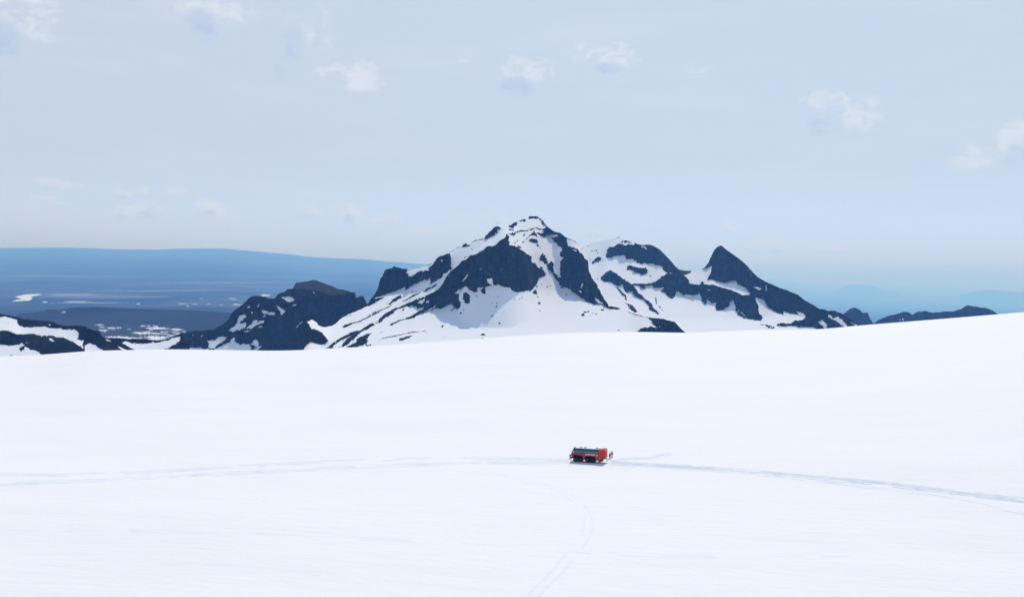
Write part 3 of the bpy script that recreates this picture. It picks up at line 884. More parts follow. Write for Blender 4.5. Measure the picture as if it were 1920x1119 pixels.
build_mesa('table_mountain', [(1560, 548), (1574, 542), (1583, 538.5), (1595, 533.5), (1618, 534), (1636, 534.5), (1643, 540), (1656, 544.5), (1690, 549)], 105000, 'faint flat-topped mountain in the haze at right')
build_mesa('far_hills', [(1800, 553), (1826, 547.5), (1843, 545), (1862, 543.5), (1880, 546), (1900, 548), (1960, 549), (2050, 556)], 92000, 'faint hills in the haze at the right edge')


# ------------------------------------------------------------------ boulders on the snow apron
DARK_ROCK = plain_mat('boulder_rock', (0.018, 0.02, 0.026), 0.95, noise=0.4, nscale=0.15, spec=0.1)


def boulder_mesh(seed):
    r = random.Random(seed)
    bm = bmesh.new()
    bmesh.ops.create_icosphere(bm, subdivisions=2, radius=1.0)
    off = Vector((r.random() * 50, r.random() * 50, r.random() * 50))
    planes = [(Vector((r.uniform(-1, 1), r.uniform(-1, 1), r.uniform(-.4, 1))).normalized(), r.uniform(.55, .85)) for _ in range(6)]
    for v in bm.verts:
        for n, d in planes:                       # flat broken faces
            k = v.co.dot(n)
            if k > d:
                v.co -= n * (k - d)
        v.co *= 1 + 0.12 * math.sin(7 * v.co.x + off.x) * math.cos(6 * v.co.y + off.y)
    me = bpy.data.meshes.new('boulder')
    bm.to_mesh(me)
    bm.free()
    me.materials.append(DARK_ROCK)
    return me


BOULDER_MESHES = [boulder_mesh(i) for i in range(6)]
_bn = 0


def boulder(layer, u, v, ru, rv, label, group=None):
    global _bn
    d = float(layer.sample(layer.D, np.array([u]), np.array([v]))[0])
    p = pts_at(u, v, d)
    o = bpy.data.objects.new('boulder', BOULDER_MESHES[_bn % 6])
    _bn += 1
    COL.objects.link(o)
    k = d / F_PX * 1.15
    o.location = p
    o.scale = (ru * k, ru * k * 0.9, rv * k * 1.05)
    o.rotation_euler = (0, 0, _bn * 1.7)
    tag(o, label, 'boulder', group)


for x, y, r, lb in ((195, 618, 17, 'flat dark boulder at the lower left edge of the shaded snow hollow'), (235, 565, 9, 'tiny boulder just above the flat boulder at the left of the hollow'),
                    (440, 368, 11, 'right one of the paired specks between the two outcrops in the hollow'), (420, 350, 8, 'left one of the paired specks between the two outcrops in the hollow'),
                    (727, 520, 14, 'lower and larger of two stacked boulders amid the shaded hollow'), (733, 470, 10, 'upper of two stacked boulders amid the shaded hollow'),
                    (660, 658, 13, 'round boulder by itself low down in the shaded hollow'), (775, 770, 14, 'lowest boulder of the shaded hollow near the edge of the shade'),
                    (1000, 410, 9, 'leftmost of three specks at the upper right of the shaded hollow'), (1075, 410, 9, 'middle of three specks at the upper right of the shaded hollow'),
                    (1108, 383, 10, 'rightmost of three specks at the upper right of the shaded hollow'), (657, 468, 7, 'tiny speck left of the two stacked boulders in the hollow'),
                    (750, 367, 7, 'highest tiny boulder in the middle of the shaded hollow')):
    boulder(A, T3[0] + x / 8, T3[1] + y / 8, r / 8, r / 8, lb, 'boulders in the shaded snow')
for x, y, r, lb in ((1365, 472, 22, 'roundest lone dark boulder on the sunlit snow right of the shaded hollow'), (1343, 375, 12, 'small boulder just under the dark outcrop right of the shaded hollow'),
                    (1380, 582, 10, 'tiny boulder low on the sunlit snow below the round lone boulder')):
    boulder(A, T3[0] + x / 8, T3[1] + y / 8, r / 8, r / 8, lb)
for x, y, r, lb in ((1330, 220, 14, 'leftmost rock at the gully mouth beside the foot of the central cliff'), (1400, 182, 10, 'highest small rock at the mouth of the snow gully'),
                    (1490, 222, 12, 'larger left one of two paired rocks below the snow gully'), (1535, 207, 9, 'smaller right one of two paired rocks below the snow gully'),
                    (1497, 325, 8, 'tiny rock below the two paired rocks under the snow gully')):
    boulder(A, T3[0] + x / 8, T3[1] + y / 8, r / 8, r / 8, lb, 'boulders at the gully mouth')
boulder(A, T3[0] + 525 / 8, T3[1] + 943 / 8, 4.0, 2.4, 'largest lone dark boulder at the bottom of the snow apron')
boulder(A, T3[0] + 513 / 8, T3[1] + 992 / 8, 1.4, 1.2, 'little boulder directly below the largest lone boulder')
boulder(A, T3[0] + 1778 / 8, T3[1] + 340 / 8, 2.4, 1.0, 'flat dark rock on the snow below the right cliff edge')
for x, y, r, lb in ((262, 650, 27, 'tall pointed rock at the left end of the rock cluster'), (295, 607, 24, 'widest flat rock of the cluster, just above the pointed one'),
                    (345, 595, 20, 'topmost rock of the cluster right of the widest one'), (405, 620, 11, 'small rock in the middle of the rock cluster'),
                    (460, 633, 15, 'rightmost rock of the rock cluster on the lower snow'), (375, 655, 8, 'lowest tiny rock of the rock cluster')):
    boulder(A, T5[0] + x / 8, T5[1] + y / 8, r / 8, r / 8 * (1.1 if r > 25 else 0.7), lb, 'rock cluster on the lower snow')
boulder(A, T5[0] + 558 / 8, T5[1] + 570 / 8, 3.2, 2.0, 'dark rock hanging just under the tip of the right cliff')
boulder(A, T5[0] + 797 / 8, T5[1] + 876 / 8, 1.7, 1.4, 'small dark rock at the snow edge left of the dark tail of rock')
boulder(B, T4[0] + 1275 / 8, T4[1] + 782 / 8, 1.6, 1.6, 'small dark rock in the snow bowl of the second mountain')
for x, y, lb in ((402, 408, 'left one of three rocks high on the snow between the summits'), (465, 402, 'upper right one of three rocks high between the summits'),
                 (487, 440, 'lower right one of three rocks high between the summits')):
    boulder(B, T4[0] + x / 8, T4[1] + y / 8, 1.5, 1.5, lb, 'rocks between the summits')

# ------------------------------------------------------------------ tracks in the snow
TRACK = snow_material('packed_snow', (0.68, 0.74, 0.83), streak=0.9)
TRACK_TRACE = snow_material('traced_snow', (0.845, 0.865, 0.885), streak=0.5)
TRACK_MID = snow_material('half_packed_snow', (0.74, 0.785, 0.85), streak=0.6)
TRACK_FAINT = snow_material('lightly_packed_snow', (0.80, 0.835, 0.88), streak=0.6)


def resample(px, step):
    p = np.array(px, float)
    q = np.array([hit(a, b)[:2] for a, b in p])
    # dense curve through the ground points
    t = np.arange(len(q))
    tt = np.linspace(0, len(q) - 1, len(q) * 12)
    out = np.zeros((len(tt), 2))
    for k in range(2):
        i = np.clip(tt.astype(int), 0, len(q) - 2)
        f = tt - i
        p0, p1, p2, p3 = q[np.maximum(i - 1, 0), k], q[i, k], q[i + 1, k], q[np.minimum(i + 2, len(q) - 1), k]
        out[:, k] = 0.5 * (2 * p1 + (p2 - p0) * f + (2 * p0 - 5 * p1 + 4 * p2 - p3) * f ** 2 + (3 * p1 - p0 - 3 * p2 + p3) * f ** 3)
    L_ = np.concatenate([[0], np.cumsum(np.linalg.norm(np.diff(out, axis=0), axis=1))])
    n = max(4, int(L_[-1] / step))
    s_ = np.linspace(0, L_[-1], n)
    return np.stack([np.interp(s_, L_, out[:, 0]), np.interp(s_, L_, out[:, 1])], -1)


def track(px, offsets, width, label, mat, seed=0, gap=0.0, depth=0.07):
    c = resample(px, 0.8)
    t = np.gradient(c, axis=0)
    t /= np.linalg.norm(t, axis=1)[:, None]
    n = np.stack([-t[:, 1], t[:, 0]], -1)
    w = width / 2
    prof = [(-w - .16, -.02), (-w, depth), (-w + .12, .02), (0, .012), (w - .12, .02), (w, depth), (w + .16, -.02)]
    V, Fc = [], []
    base = 0
    arc = np.arange(len(c)) * 0.8
    for oi, off in enumerate(offsets):
        wob = 0.25 * fbm(arc / 30, arc * 0 + oi, 3, seed + oi)
        rowsv = []
        for k, (a, h) in enumerate(prof):
            ww = 1 + 0.25 * vnoise(arc / 3.0, arc * 0 + k, seed + 7)
            q = c + n * (off + wob + a * ww)[:, None]
            z = snow_z(q[:, 0], q[:, 1]) + h * (0.75 + 0.5 * vnoise(arc / 1.6, arc * 0 + k * 3, seed + 9)) * (1 if h > 0 else 1)
            rowsv.append(np.stack([q[:, 0], q[:, 1], z], -1))
        G_ = np.stack(rowsv, 0)
        f = grid_faces(len(prof), len(c))
        if gap:
            keep = (fbm(arc[:-1] / 9, arc[:-1] * 0 + oi, 3, seed + 21 + oi) > gap - 0.5)
            keep = np.tile(keep, len(prof) - 1)
            f = f[keep]
        V.append(G_.reshape(-1, 3))
        Fc.append(f[:, ::-1] + base)
        base += len(c) * len(prof)
    o = mesh_np('tyre_track', np.concatenate(V), np.concatenate(Fc), mat)
    tag(o, label, kind='structure')
    return o


track([(-30, 890.5), (100, 891.5), (165, 890.5), (250, 887), (350, 882), (450, 875.5), (540, 870), (640, 865.5), (740, 862.5), (840, 860.8), (960, 861.5), (1065, 865)],
      (-0.2, 2.3), .42, 'upper pair of tyre tracks running left from the bus', TRACK_MID, 1, gap=.18)
track([(-30, 909.5), (100, 904), (200, 900), (300, 894), (400, 888), (500, 884), (620, 878), (760, 872), (860, 869), (960, 869), (1066, 869)],
      (-1.4, .3, 2.0), .45, 'lower fan of faint tyre tracks running left from the bus', TRACK_FAINT, 2, gap=.32)
track([(1145, 868), (1240, 872.5), (1340, 879), (1440, 887), (1540, 896), (1640, 905.5), (1740, 917), (1840, 929), (1960, 943)],
      (-1.9, -1.1, 0.1, 1.0, 2.3), .36, 'broad band of tyre tracks leading right from the bus', TRACK, 3, gap=.2)
track([(1150, 872), (1300, 880), (1400, 887), (1520, 900), (1640, 915), (1760, 931), (1960, 970)],
      (-.9, .9), .35, 'faint tyre tracks below the main band on the right', TRACK_FAINT, 4, gap=.42)
track([(860, 881), (960, 894), (1020, 908), (1060, 925), (1090, 950), (1104, 976), (1100, 1000), (1080, 1030), (1050, 1065), (1020, 1095), (990, 1128)],
      (-.9, .9), .35, 'thin curved pair of tracks bending towards the viewer', TRACK_TRACE, 5, gap=.3, depth=.025)
track([(-30, 995), (160, 995), (330, 994.5), (480, 1001), (640, 1008), (780, 1014), (960, 1026), (1080, 1033), (1300, 1043), (1600, 1044)],
      (-.8, .8), .3, 'long faint pair of tracks crossing the near snow', TRACK_TRACE, 6, gap=.5, depth=.04)
track([(1142, 862), (1175, 858), (1205, 855.5), (1255, 849)], (-1.2, -.3, .7), .5, 'scuffed snow behind the bus', TRACK_FAINT, 7, gap=.4)
track([(1150, 864), (1180, 861), (1220, 859), (1256, 852)], (-.4, .7), .4, 'trodden snow beside the two standing people', TRACK_FAINT, 8, gap=.45)

# ------------------------------------------------------------------ the red glacier bus
RED = plain_mat('red_paint', (0.44, 0.008, 0.026), 0.35, spec=0.5, noise=0.08, nscale=1.2)
RED2 = plain_mat('bright_red_paint', (0.56, 0.008, 0.018), 0.35, spec=0.5, noise=0.08, nscale=1.2)
RUBBER = plain_mat('tyre_rubber', (0.012, 0.014, 0.018), 0.85, noise=0.25, nscale=6)
RIM = plain_mat('dark_rim', (0.03, 0.035, 0.045), 0.5, metal=0.4)
BLACK = plain_mat('black_chassis', (0.015, 0.016, 0.02), 0.8)
GREYM = plain_mat('grey_metal', (0.16, 0.20, 0.24), 0.5, metal=0.5)
TANK = plain_mat('dark_tank', (0.035, 0.05, 0.07), 0.6)
FRAME = plain_mat('dark_window_frame', (0.02, 0.05, 0.085), 0.45)
WHITE = plain_mat('white_paint', (0.8, 0.8, 0.8), 0.5)
ORANGE = plain_mat('orange_lens', (0.75, 0.22, 0.02), 0.3)
REDLENS = plain_mat('red_lens', (0.5, 0.02, 0.02), 0.3)
LAMP = plain_mat('clear_lens', (0.7, 0.72, 0.75), 0.15)


def glass_mat(name, col, rough):
    m, nt, b = new_mat(name)
    b.inputs['Base Color'].default_value = col + (1,)
    b.inputs['Roughness'].default_value = rough
    b.inputs['Specular IOR Level'].default_value = 0.9
    b.inputs['Coat Weight'].default_value = 0.4
    b.inputs['Coat Roughness'].default_value = 0.05
    return m


TEAL = glass_mat('teal_tinted_glass', (0.005, 0.12, 0.15), 0.08)
PALE_GLASS = glass_mat('pale_windscreen_glass', (0.30, 0.42, 0.46), 0.1)


def mesh_obj(name, bm, mat, parent=None, smooth_=False, bevel=0.0):
    if bevel:
        es = [e for e in bm.edges if len(e.link_faces) == 2 and e.calc_face_angle(0) > 0.5]
        bmesh.ops.bevel(bm, geom=es, offset=bevel, segments=2, affect='EDGES', clamp_overlap=True)
    bmesh.ops.recalc_face_normals(bm, faces=bm.faces)
    me = bpy.data.meshes.new(name)
    bm.to_mesh(me)
    bm.free()
    me.materials.append(mat)
    if smooth_:
        for p in me.polygons:
            p.use_smooth = True
    o = bpy.data.objects.new(name, me)
    COL.objects.link(o)
    o.parent = parent
    return o


def prism(profile, y0, y1):
    """side profile (x, z) carried across the width"""
    bm = bmesh.new()
    a = [bm.verts.new((x, y0, z)) for x, z in profile]
    b = [bm.verts.new((x, y1, z)) for x, z in profile]
    n = len(profile)
    fs = [bm.faces.new(a), bm.faces.new(b[::-1])]
    for i in range(n):
        bm.faces.new((a[i], b[i], b[(i + 1) % n], a[(i + 1) % n]))
    bmesh.ops.recalc_face_normals(bm, faces=bm.faces)
    bmesh.ops.triangulate(bm, faces=fs)
    return bm


def boxm(x0, x1, y0, y1, z0, z1):
    return prism([(x0, z0), (x1, z0), (x1, z1), (x0, z1)], y0, y1)


def slab(corners, thick):
    """four corners -> thin pane with thickness along its normal"""
    q = [Vector(c) for c in corners]
    n = (q[1] - q[0]).cross(q[2] - q[0]).normalized() * thick
    bm = bmesh.new()
    a = [bm.verts.new(v) for v in q]
    b = [bm.verts.new(v + n) for v in q]
    bm.faces.new(a[::-1])
    bm.faces.new(b)
    for i in range(4):
        bm.faces.new((a[i], a[(i + 1) % 4], b[(i + 1) % 4], b[i]))
    return bm


def lathe_y(profile, seg=28, ring=False):
    """(radius, y) profile spun about the y axis"""
    bm = bmesh.new()
    rings = []
    for r, y in profile:
        rings.append([bm.verts.new((r * math.cos(2 * math.pi * k / seg), y, r * math.sin(2 * math.pi * k / seg))) for k in range(seg)])
    for p, q in zip(rings, rings[1:]):
        for k in range(seg):
            bm.faces.new((p[k], p[(k + 1) % seg], q[(k + 1) % seg], q[k]))
    if ring:
        for k in range(seg):
            bm.faces.new((rings[-1][k], rings[-1][(k + 1) % seg], rings[0][(k + 1) % seg], rings[0][k]))
    else:
        bm.faces.new(rings[0])
        bm.faces.new(rings[-1][::-1])
    return bm


def build_bus():
    bus = bpy.data.objects.new('glacier_bus', None)
    COL.objects.link(bus)
    tag(bus, 'long red eight-wheeled glacier bus with teal windows parked on the snow', 'bus')
    # lower body with both double wheel arches
    prof = [(-2.5, .78), (-1.86, .78), (-1.84, 1.2), (-1.62, 1.56), (-1.2, 1.74), (.42, 1.74), (.82, 1.54), (1.02, 1.15), (1.06, .62), (1.36, .62), (1.42, 1.2), (1.62, 1.62), (1.98, 1.8),
            (3.62, 1.8), (3.98, 1.58), (4.14, 1.2), (4.3, 1.22), (4.52, 1.8), (4.46, 2.32), (-2.5, 2.40)]
    mesh_obj('lower_body', prism(prof, -1.5, 1.5), RED, bus, bevel=.04)
    rear = [(-2.505, .8), (-2.505, 3.34), (-3.95, 3.6), (-4.36, 3.34), (-4.42, 1.36), (-3.9, 1.26)]
    rb = mesh_obj('rear_body', prism(rear, -1.5, 1.5), RED2, bus, bevel=.05)
    mesh_obj('rear_door', boxm(-4.47, -4.425, -.55, .55, 1.5, 3.0), RED2, rb, bevel=.02)
    mesh_obj('side_vent', boxm(-3.2, -2.8, 1.497, 1.53, 1.5, 1.72), BLACK, rb)
    mesh_obj('panel_handle', boxm(-3.05, -2.75, 1.497, 1.56, 1.32, 1.44), WHITE, rb)
    mesh_obj('side_marker', boxm(-4.3, -4.16, 1.497, 1.54, 1.5, 1.6), ORANGE, rb)
    for sgn in (-1, 1):
        mesh_obj('tail_light', boxm(-4.49, -4.41, sgn * 1.2 - .12, sgn * 1.2 + .12, 1.5, 1.8), REDLENS, rb)
    # glazed upper body: upright lower row, sloping upper row
    bm = bmesh.new()
    cs = [(1.48, 2.33), (1.48, 2.95), (1.02, 3.46), (-1.02, 3.46), (-1.48, 2.95), (-1.48, 2.33)]
    st = [-2.50, 3.62]
    rings = [[bm.verts.new((x, y, z)) for y, z in cs] for x in st]
    rings.append([bm.verts.new((4.38, y * .97, 2.33)) if z < 2.4 else bm.verts.new((4.22 if z < 3 else 3.86, y * .95, z - (.05 if z > 3 else 0))) for y, z in cs])
    for p, q in zip(rings, rings[1:]):
        for k in range(6):
            bm.faces.new((p[k], p[(k + 1) % 6], q[(k + 1) % 6], q[k]))
    bm.faces.new(rings[0])
    bm.faces.new(rings[-1][::-1])
    up = mesh_obj('glazed_upper_body', bm, FRAME, bus)
    edges = [3.54, 2.28, 1.50, .46, -.50, -1.48, -2.42]
    for sgn in (1, -1):
        for i in range(6):
            x1, x0 = edges[i] - .05, edges[i + 1] + .05
            y = sgn * 1.482
            q = [(x0, y, 2.45), (x1, y, 2.45), (x1, y, 2.90), (x0, y, 2.90)]
            mesh_obj('side_window', slab(q if sgn < 0 else q[::-1], .02), PALE_GLASS if i == 0 and False else TEAL, up)
            q = [(x0, sgn * 1.445, 2.99), (x1, sgn * 1.445, 2.99), (x1, sgn * 1.06, 3.42), (x0, sgn * 1.06, 3.42)]
            mesh_obj('roof_window', slab(q if sgn < 0 else q[::-1], .02), TEAL, up)
        q = [(3.68, sgn * 1.478, 2.42), (4.25, sgn * 1.446, 2.42), (4.13, sgn * 1.43, 2.92), (3.68, sgn * 1.475, 2.92)]
        mesh_obj('cab_window', slab(q if sgn < 0 else q[::-1], .025), PALE_GLASS, up)
    mesh_obj('windscreen', slab([(4.385, 1.3, 2.42), (4.385, -1.3, 2.42), (4.235, -1.3, 2.92), (4.235, 1.3, 2.92)][::-1], -.03), PALE_GLASS, up)
    roof = mesh_obj('roof', boxm(-2.5, 3.7, -1.0, 1.0, 3.463, 3.53), WHITE, bus, bevel=.02)
    for x in (2.2, 1.1, -1.9):
        mesh_obj('roof_hatch', boxm(x - .28, x + .28, -.35, .35, 3.53, 3.68), GREYM, roof, bevel=.03)
    mesh_obj('beacon', boxm(-2.44, -2.28, .5, .66, 3.53, 3.66), ORANGE, roof)
    mesh_obj('cab_brow', prism([(3.72, 3.40), (4.02, 3.34), (4.1, 3.42), (3.75, 3.50)], -1.1, 1.1), BLACK, roof)
    # chassis, wheels
    mesh_obj('chassis', boxm(-2.6, 4.1, -.85, .85, .55, 1.72), BLACK, bus)
    for sgn in (1, -1):
        mesh_obj('mudflap', boxm(-1.98, -1.92, sgn * 1.25 - .25, sgn * 1.25 + .25, .3, .95), BLACK, bus)
        for wx in (3.42, 2.18, .24, -1.08):
            w = mesh_obj('wheel', lathe_y([(.22, -.2), (.36, -.22), (.36, .22), (.22, .2)]), RIM, bus, True)
            w.location = (wx, sgn * 1.22, .61)
            tp = [(.35, -.24), (.5, -.27), (.585, -.24), (.61, -.17), (.598, -.05), (.61, 0), (.598, .05), (.61, .17), (.585, .24), (.5, .27), (.35, .24)]
            mesh_obj('tyre', lathe_y(tp, ring=True), RUBBER, w, True)
            mesh_obj('hub', lathe_y([(.1, -.23), (.1, .23)], 12), GREYM, w)
    mesh_obj('fuel_tank', prism([(-2.58, .3), (-2.58, 1.0), (-3.8, 1.24), (-3.7, .55)], .4, 1.42), TANK, bus, bevel=.06)
    mesh_obj('rear_underframe', prism([(-2.6, .5), (-2.6, 1.1), (-4.2, 1.3), (-4.2, 1.05)], -1.2, .4), BLACK, bus)
    for k in range(3):
        mesh_obj('rear_step', boxm(-4.75 + .1 * k, -4.42 + .1 * k - .04, -.5, .5, .55 + .3 * k, .6 + .3 * k), BLACK, bus)
    mesh_obj('front_bumper', prism([(4.3, .78), (4.62, .85), (4.66, 1.18), (4.3, 1.22)], -1.45, 1.45), BLACK, bus, bevel=.03)
    for sgn in (1, -1):
        mesh_obj('headlight', boxm(4.47, 4.56, sgn * 1.15 - .18, sgn * 1.15 + .18, 1.42, 1.66), LAMP, bus)
        mi = mesh_obj('mirror', boxm(4.46, 4.54, sgn * 1.66 - .12, sgn * 1.66 + .12, 2.5, 2.95), WHITE, bus, bevel=.02)
        mesh_obj('mirror_arm', slab([(4.3, sgn * 1.44, 2.9), (4.5, sgn * 1.66, 2.96), (4.5, sgn * 1.66, 3.0), (4.3, sgn * 1.44, 2.95)], .03), BLACK, mi)
        # lettering and emblem painted along the side
        cu = bpy.data.curves.new('lettering', 'FONT')
        cu.body = 'SLEIPNIR'
        cu.size = .52
        cu.extrude = .006
        cu.offset = .014
        cu.space_character = 1.06
        cu.align_x = 'CENTER'
        tmp = bpy.data.objects.new('tmp_text', cu)
        COL.objects.link(tmp)
        me = bpy.data.meshes.new_from_object(tmp.evaluated_get(bpy.context.evaluated_depsgraph_get()))
        bpy.data.objects.remove(tmp)
        me.materials.clear()
        me.materials.append(WHITE)
        lt = bpy.data.objects.new('lettering', me)
        COL.objects.link(lt)
        lt.parent = bus
        lt.location = (-.42, sgn * 1.512, 1.92)
        lt.rotation_euler = (math.pi / 2, 0, math.pi if sgn > 0 else 0)
        lt.scale = (1.22, 1, 1)
        em = bmesh.new()
        pts = [(-.16, 0), (.12, 0), (.16, .14), (.06, .3), (.04, .46), (-.06, .34), (-.14, .18)]
        va = [em.verts.new((-2.2 + x * -sgn, sgn * 1.504, 1.84 + z)) for x, z in pts]
        vb = [em.verts.new((-2.2 + x * -sgn, sgn * 1.518, 1.84 + z)) for x, z in pts]
        em.faces.new(va)
        em.faces.new(vb[::-1])
        for i in range(len(pts)):
            em.faces.new((va[i], va[(i + 1) % len(pts)], vb[(i + 1) % len(pts)], vb[i]))
        mesh_obj('emblem', em, WHITE, bus)
    c = hit(1105.5, 866.2)
    # wheels at the near side stand about row 867; the centre lies half a width behind
    c[1] += 0.6
    yaw = math.radians(165)
    bus.location = (c[0], c[1], float(snow_z(c[0], c[1])))
    bus.rotation_euler = (0, 0, yaw)
    # lie on the slope of the snow
    f = np.array([math.cos(yaw), math.sin(yaw)])
    dz = float(snow_z(*(c[:2] + 2 * f)) - snow_z(*(c[:2] - 2 * f))) / 4.0
    bus.rotation_euler = (0, -math.atan(dz), yaw)
    bus.location.z += 0.01
    return bus


build_bus()


# ------------------------------------------------------------------ people
def skin_obj(name, verts, edges, radii, mat, parent=None, root=0, sub=1):
    me = bpy.data.meshes.new('tmp')
    me.from_pydata([tuple(v) for v in verts], edges, [])
    o = bpy.data.objects.new('tmp_skin', me)
    COL.objects.link(o)
    md = o.modifiers.new('skin', 'SKIN')
    md.use_smooth_shade = True
    for i, r in enumerate(radii):
        rr = r if isinstance(r, tuple) else (r, r)
        me.skin_vertices[0].data[i].radius = rr
        me.skin_vertices[0].data[i].use_root = (i == root)
    sb = o.modifiers.new('sub', 'SUBSURF')
    sb.levels = sb.render_levels = sub
    bpy.context.view_layer.update()
    m2 = bpy.data.meshes.new_from_object(o.evaluated_get(bpy.context.evaluated_depsgraph_get()))
    bpy.data.objects.remove(o)
    m2.materials.clear()
    m2.materials.append(mat)
    for p in m2.polygons:
        p.use_smooth = True
    r = bpy.data.objects.new(name, m2)
    COL.objects.link(r)
    r.parent = parent
    m2.name = name
    return r


SKIN = plain_mat('skin', (0.45, 0.27, 0.20), 0.6)


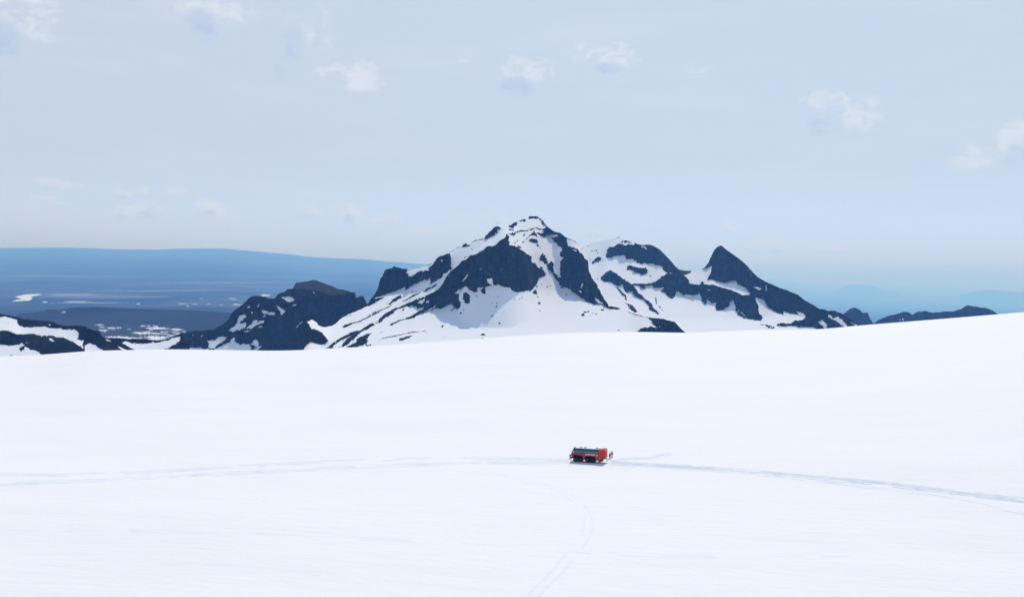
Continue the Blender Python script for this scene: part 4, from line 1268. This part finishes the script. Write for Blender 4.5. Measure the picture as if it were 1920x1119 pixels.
def person(px, py, height, facing, jacket_col, trouser_col, hat_col, label, lean=0.0, arm=0.0, stride=0.12):
    """facing: heading of the figure in world degrees; lean: forward bend at the hips; arm: forward swing of the arms"""
    k = height / 1.75

    def bend(p):                      # forward bend about the hips (figure faces +x)
        x, y, z = p
        if z > .92 and lean:
            dz, dx = z - .92, x
            x = dx * math.cos(lean) + dz * math.sin(lean)
            z = .92 + dz * math.cos(lean) - dx * math.sin(lean)
        return (x * k, y * k, z * k)
    V, E, Rr_ = [], [], []

    def add(p, r, prev=None):
        V.append(bend(p))
        Rr_.append(tuple(q * k for q in r) if isinstance(r, tuple) else r * k)
        if prev is not None:
            E.append((prev, len(V) - 1))
        return len(V) - 1
    pel = add((0, 0, .95), (.13, .10))
    wa = add((0, 0, 1.12), (.12, .09), pel)
    ch = add((.01, 0, 1.33), (.15, .105), wa)
    nk = add((.0, 0, 1.48), .055, ch)
    hd0 = add((.015, 0, 1.56), (.07, .075), nk)
    hd1 = add((.025, 0, 1.64), (.085, .095), hd0)
    add((.015, 0, 1.73), (.06, .065), hd1)
    add((.115, 0, 1.615), .014, hd1)                                  # nose
    arms, legs = [], []
    for s_ in (1, -1):
        sh = add((0, .19 * s_, 1.42), .058, ch)
        eb = add((.02 + .10 * arm, .25 * s_, 1.15 + .05 * arm), .043, sh)
        wr = add((.06 + .28 * arm, .25 * s_, .92 + .18 * arm), .03, eb)
        pm = add((.075 + .34 * arm, .25 * s_, .85 + .2 * arm), (.034, .02), wr)
        for j, (dy, ln) in enumerate(((-.03, .07), (-.01, .085), (.012, .08), (.032, .06))):
            f1 = add((.08 + .36 * arm, (.25 + dy) * s_, .80 + .2 * arm), .0095, pm)
            add((.095 + .38 * arm, (.25 + dy) * s_, .80 - ln + .045 + .2 * arm), .008, f1)
        th = add((.115 + .36 * arm, .225 * s_, .84 + .2 * arm), .011, wr)
        add((.125 + .37 * arm, .22 * s_, .805 + .2 * arm), .009, th)
        arms.append((V[sh], V[eb], V[wr]))
        hp = add((0, .09 * s_, .90), .085, pel)
        kn = add((.03 + stride * s_, .10 * s_, .50), .058, hp)
        an = add((-.02 + stride * s_ * 1.3, .105 * s_, .10), .042, kn)
        add((.13 + stride * s_ * 1.3, .11 * s_, .035), (.04, .03), an)
        legs.append((V[hp], V[kn], V[an]))
    root = bpy.data.objects.new('person', None)
    COL.objects.link(root)
    skin_obj('body', V, E, Rr_, SKIN, root)
    JM = plain_mat('jacket_cloth', jacket_col, 0.8, noise=0.12, nscale=8)
    TM = plain_mat('trouser_cloth', trouser_col, 0.85, noise=0.12, nscale=8)
    HM = plain_mat('hat_wool', hat_col, 0.9)
    BM = plain_mat('boot_leather', (0.02, 0.02, 0.025), 0.7)
    jv = [V[pel], V[wa], V[ch], bend((0, 0, 1.46)), bend((0, 0, .86))]
    je = [(0, 1), (1, 2), (2, 3), (0, 4)]
    jr = [(.23 * k, .19 * k), (.23 * k, .19 * k), (.24 * k, .19 * k), (.11 * k, .10 * k), (.23 * k, .19 * k)]
    for a, b, c in arms:
        n0 = len(jv)
        jv += [a, b, c]
        je += [(2, n0), (n0, n0 + 1), (n0 + 1, n0 + 2)]
        jr += [.10 * k, .085 * k, .06 * k]
    skin_obj('jacket', jv, je, jr, JM, root)
    tv = [V[pel]]
    te, tr = [], [(.165 * k, .14 * k)]
    for a, b, c in legs:
        n0 = len(tv)
        tv += [a, b, c]
        te += [(0, n0), (n0, n0 + 1), (n0 + 1, n0 + 2)]
        tr += [.125 * k, .10 * k, .08 * k]
    skin_obj('trousers', tv, te, tr, TM, root)
    for a, b, c in legs:
        skin_obj('boot', [(c[0], c[1], c[2] + .02 * k), (c[0], c[1], .05 * k), (c[0] + .17 * k, c[1], .045 * k)], [(0, 1), (1, 2)], [.062 * k, .058 * k, .048 * k], BM, root)
    skin_obj('hat', [bend((.02, 0, 1.67)), bend((.01, 0, 1.74)), bend((0, 0, 1.79))], [(0, 1), (1, 2)], [.108 * k, .092 * k, .045 * k], HM, root)
    p = hit(px, py)
    root.location = p
    root.rotation_euler = (0, 0, math.radians(facing))
    tag(root, label, 'person')


person(1143.4, 859.8, 1.85, 170, (0.55, 0.008, 0.012), (0.02, 0.022, 0.05), (0.35, 0.02, 0.03), 'person in a bright red jacket and dark trousers just behind the bus', arm=.4)
person(1147.4, 857.0, 1.75, 200, (0.20, 0.02, 0.035), (0.10, 0.09, 0.17), (0.25, 0.04, 0.06), 'person in a dull dark red jacket standing farthest right of the bus')
person(1068.9, 859.6, 1.7, 20, (0.32, 0.012, 0.03), (0.10, 0.12, 0.20), (0.2, 0.03, 0.05), 'person in red stooping by the front end of the bus', lean=1.15, arm=.9)

# ------------------------------------------------------------------ haze
HAZE_DENSITY = 4.6e-5


def build_haze():
    bm = bmesh.new()
    bmesh.ops.create_cube(bm, size=1.0)
    lo, hi = Vector((-420000, -2500, -4200)), Vector((420000, 300000, 1150))
    for v in bm.verts:
        v.co = Vector([(lo[i] + hi[i]) / 2 + v.co[i] * (hi[i] - lo[i]) for i in range(3)])
    me = bpy.data.meshes.new('haze')
    bm.to_mesh(me)
    o = bpy.data.objects.new('haze', me)
    COL.objects.link(o)
    m = bpy.data.materials.new('haze_air')
    m.use_nodes = True
    nt = m.node_tree
    nt.nodes.clear()
    out = N(nt, 'ShaderNodeOutputMaterial')
    pv = N(nt, 'ShaderNodeVolumePrincipled')
    pv.inputs['Color'].default_value = (0.16, 0.42, 1.0, 1)
    pv.inputs['Absorption Color'].default_value = (0.80, 0.80, 0.80, 1)
    pv.inputs['Density'].default_value = HAZE_DENSITY
    pv.inputs['Anisotropy'].default_value = 0.45
    L(nt, pv.outputs[0], out.inputs['Volume'])
    pv.inputs['Density Attribute'].default_value = ''
    m.cycles.homogeneous_volume = True
    me.materials.append(m)
    tag(o, 'thin blue haze between the camera and the far plain', kind='stuff')


build_haze()
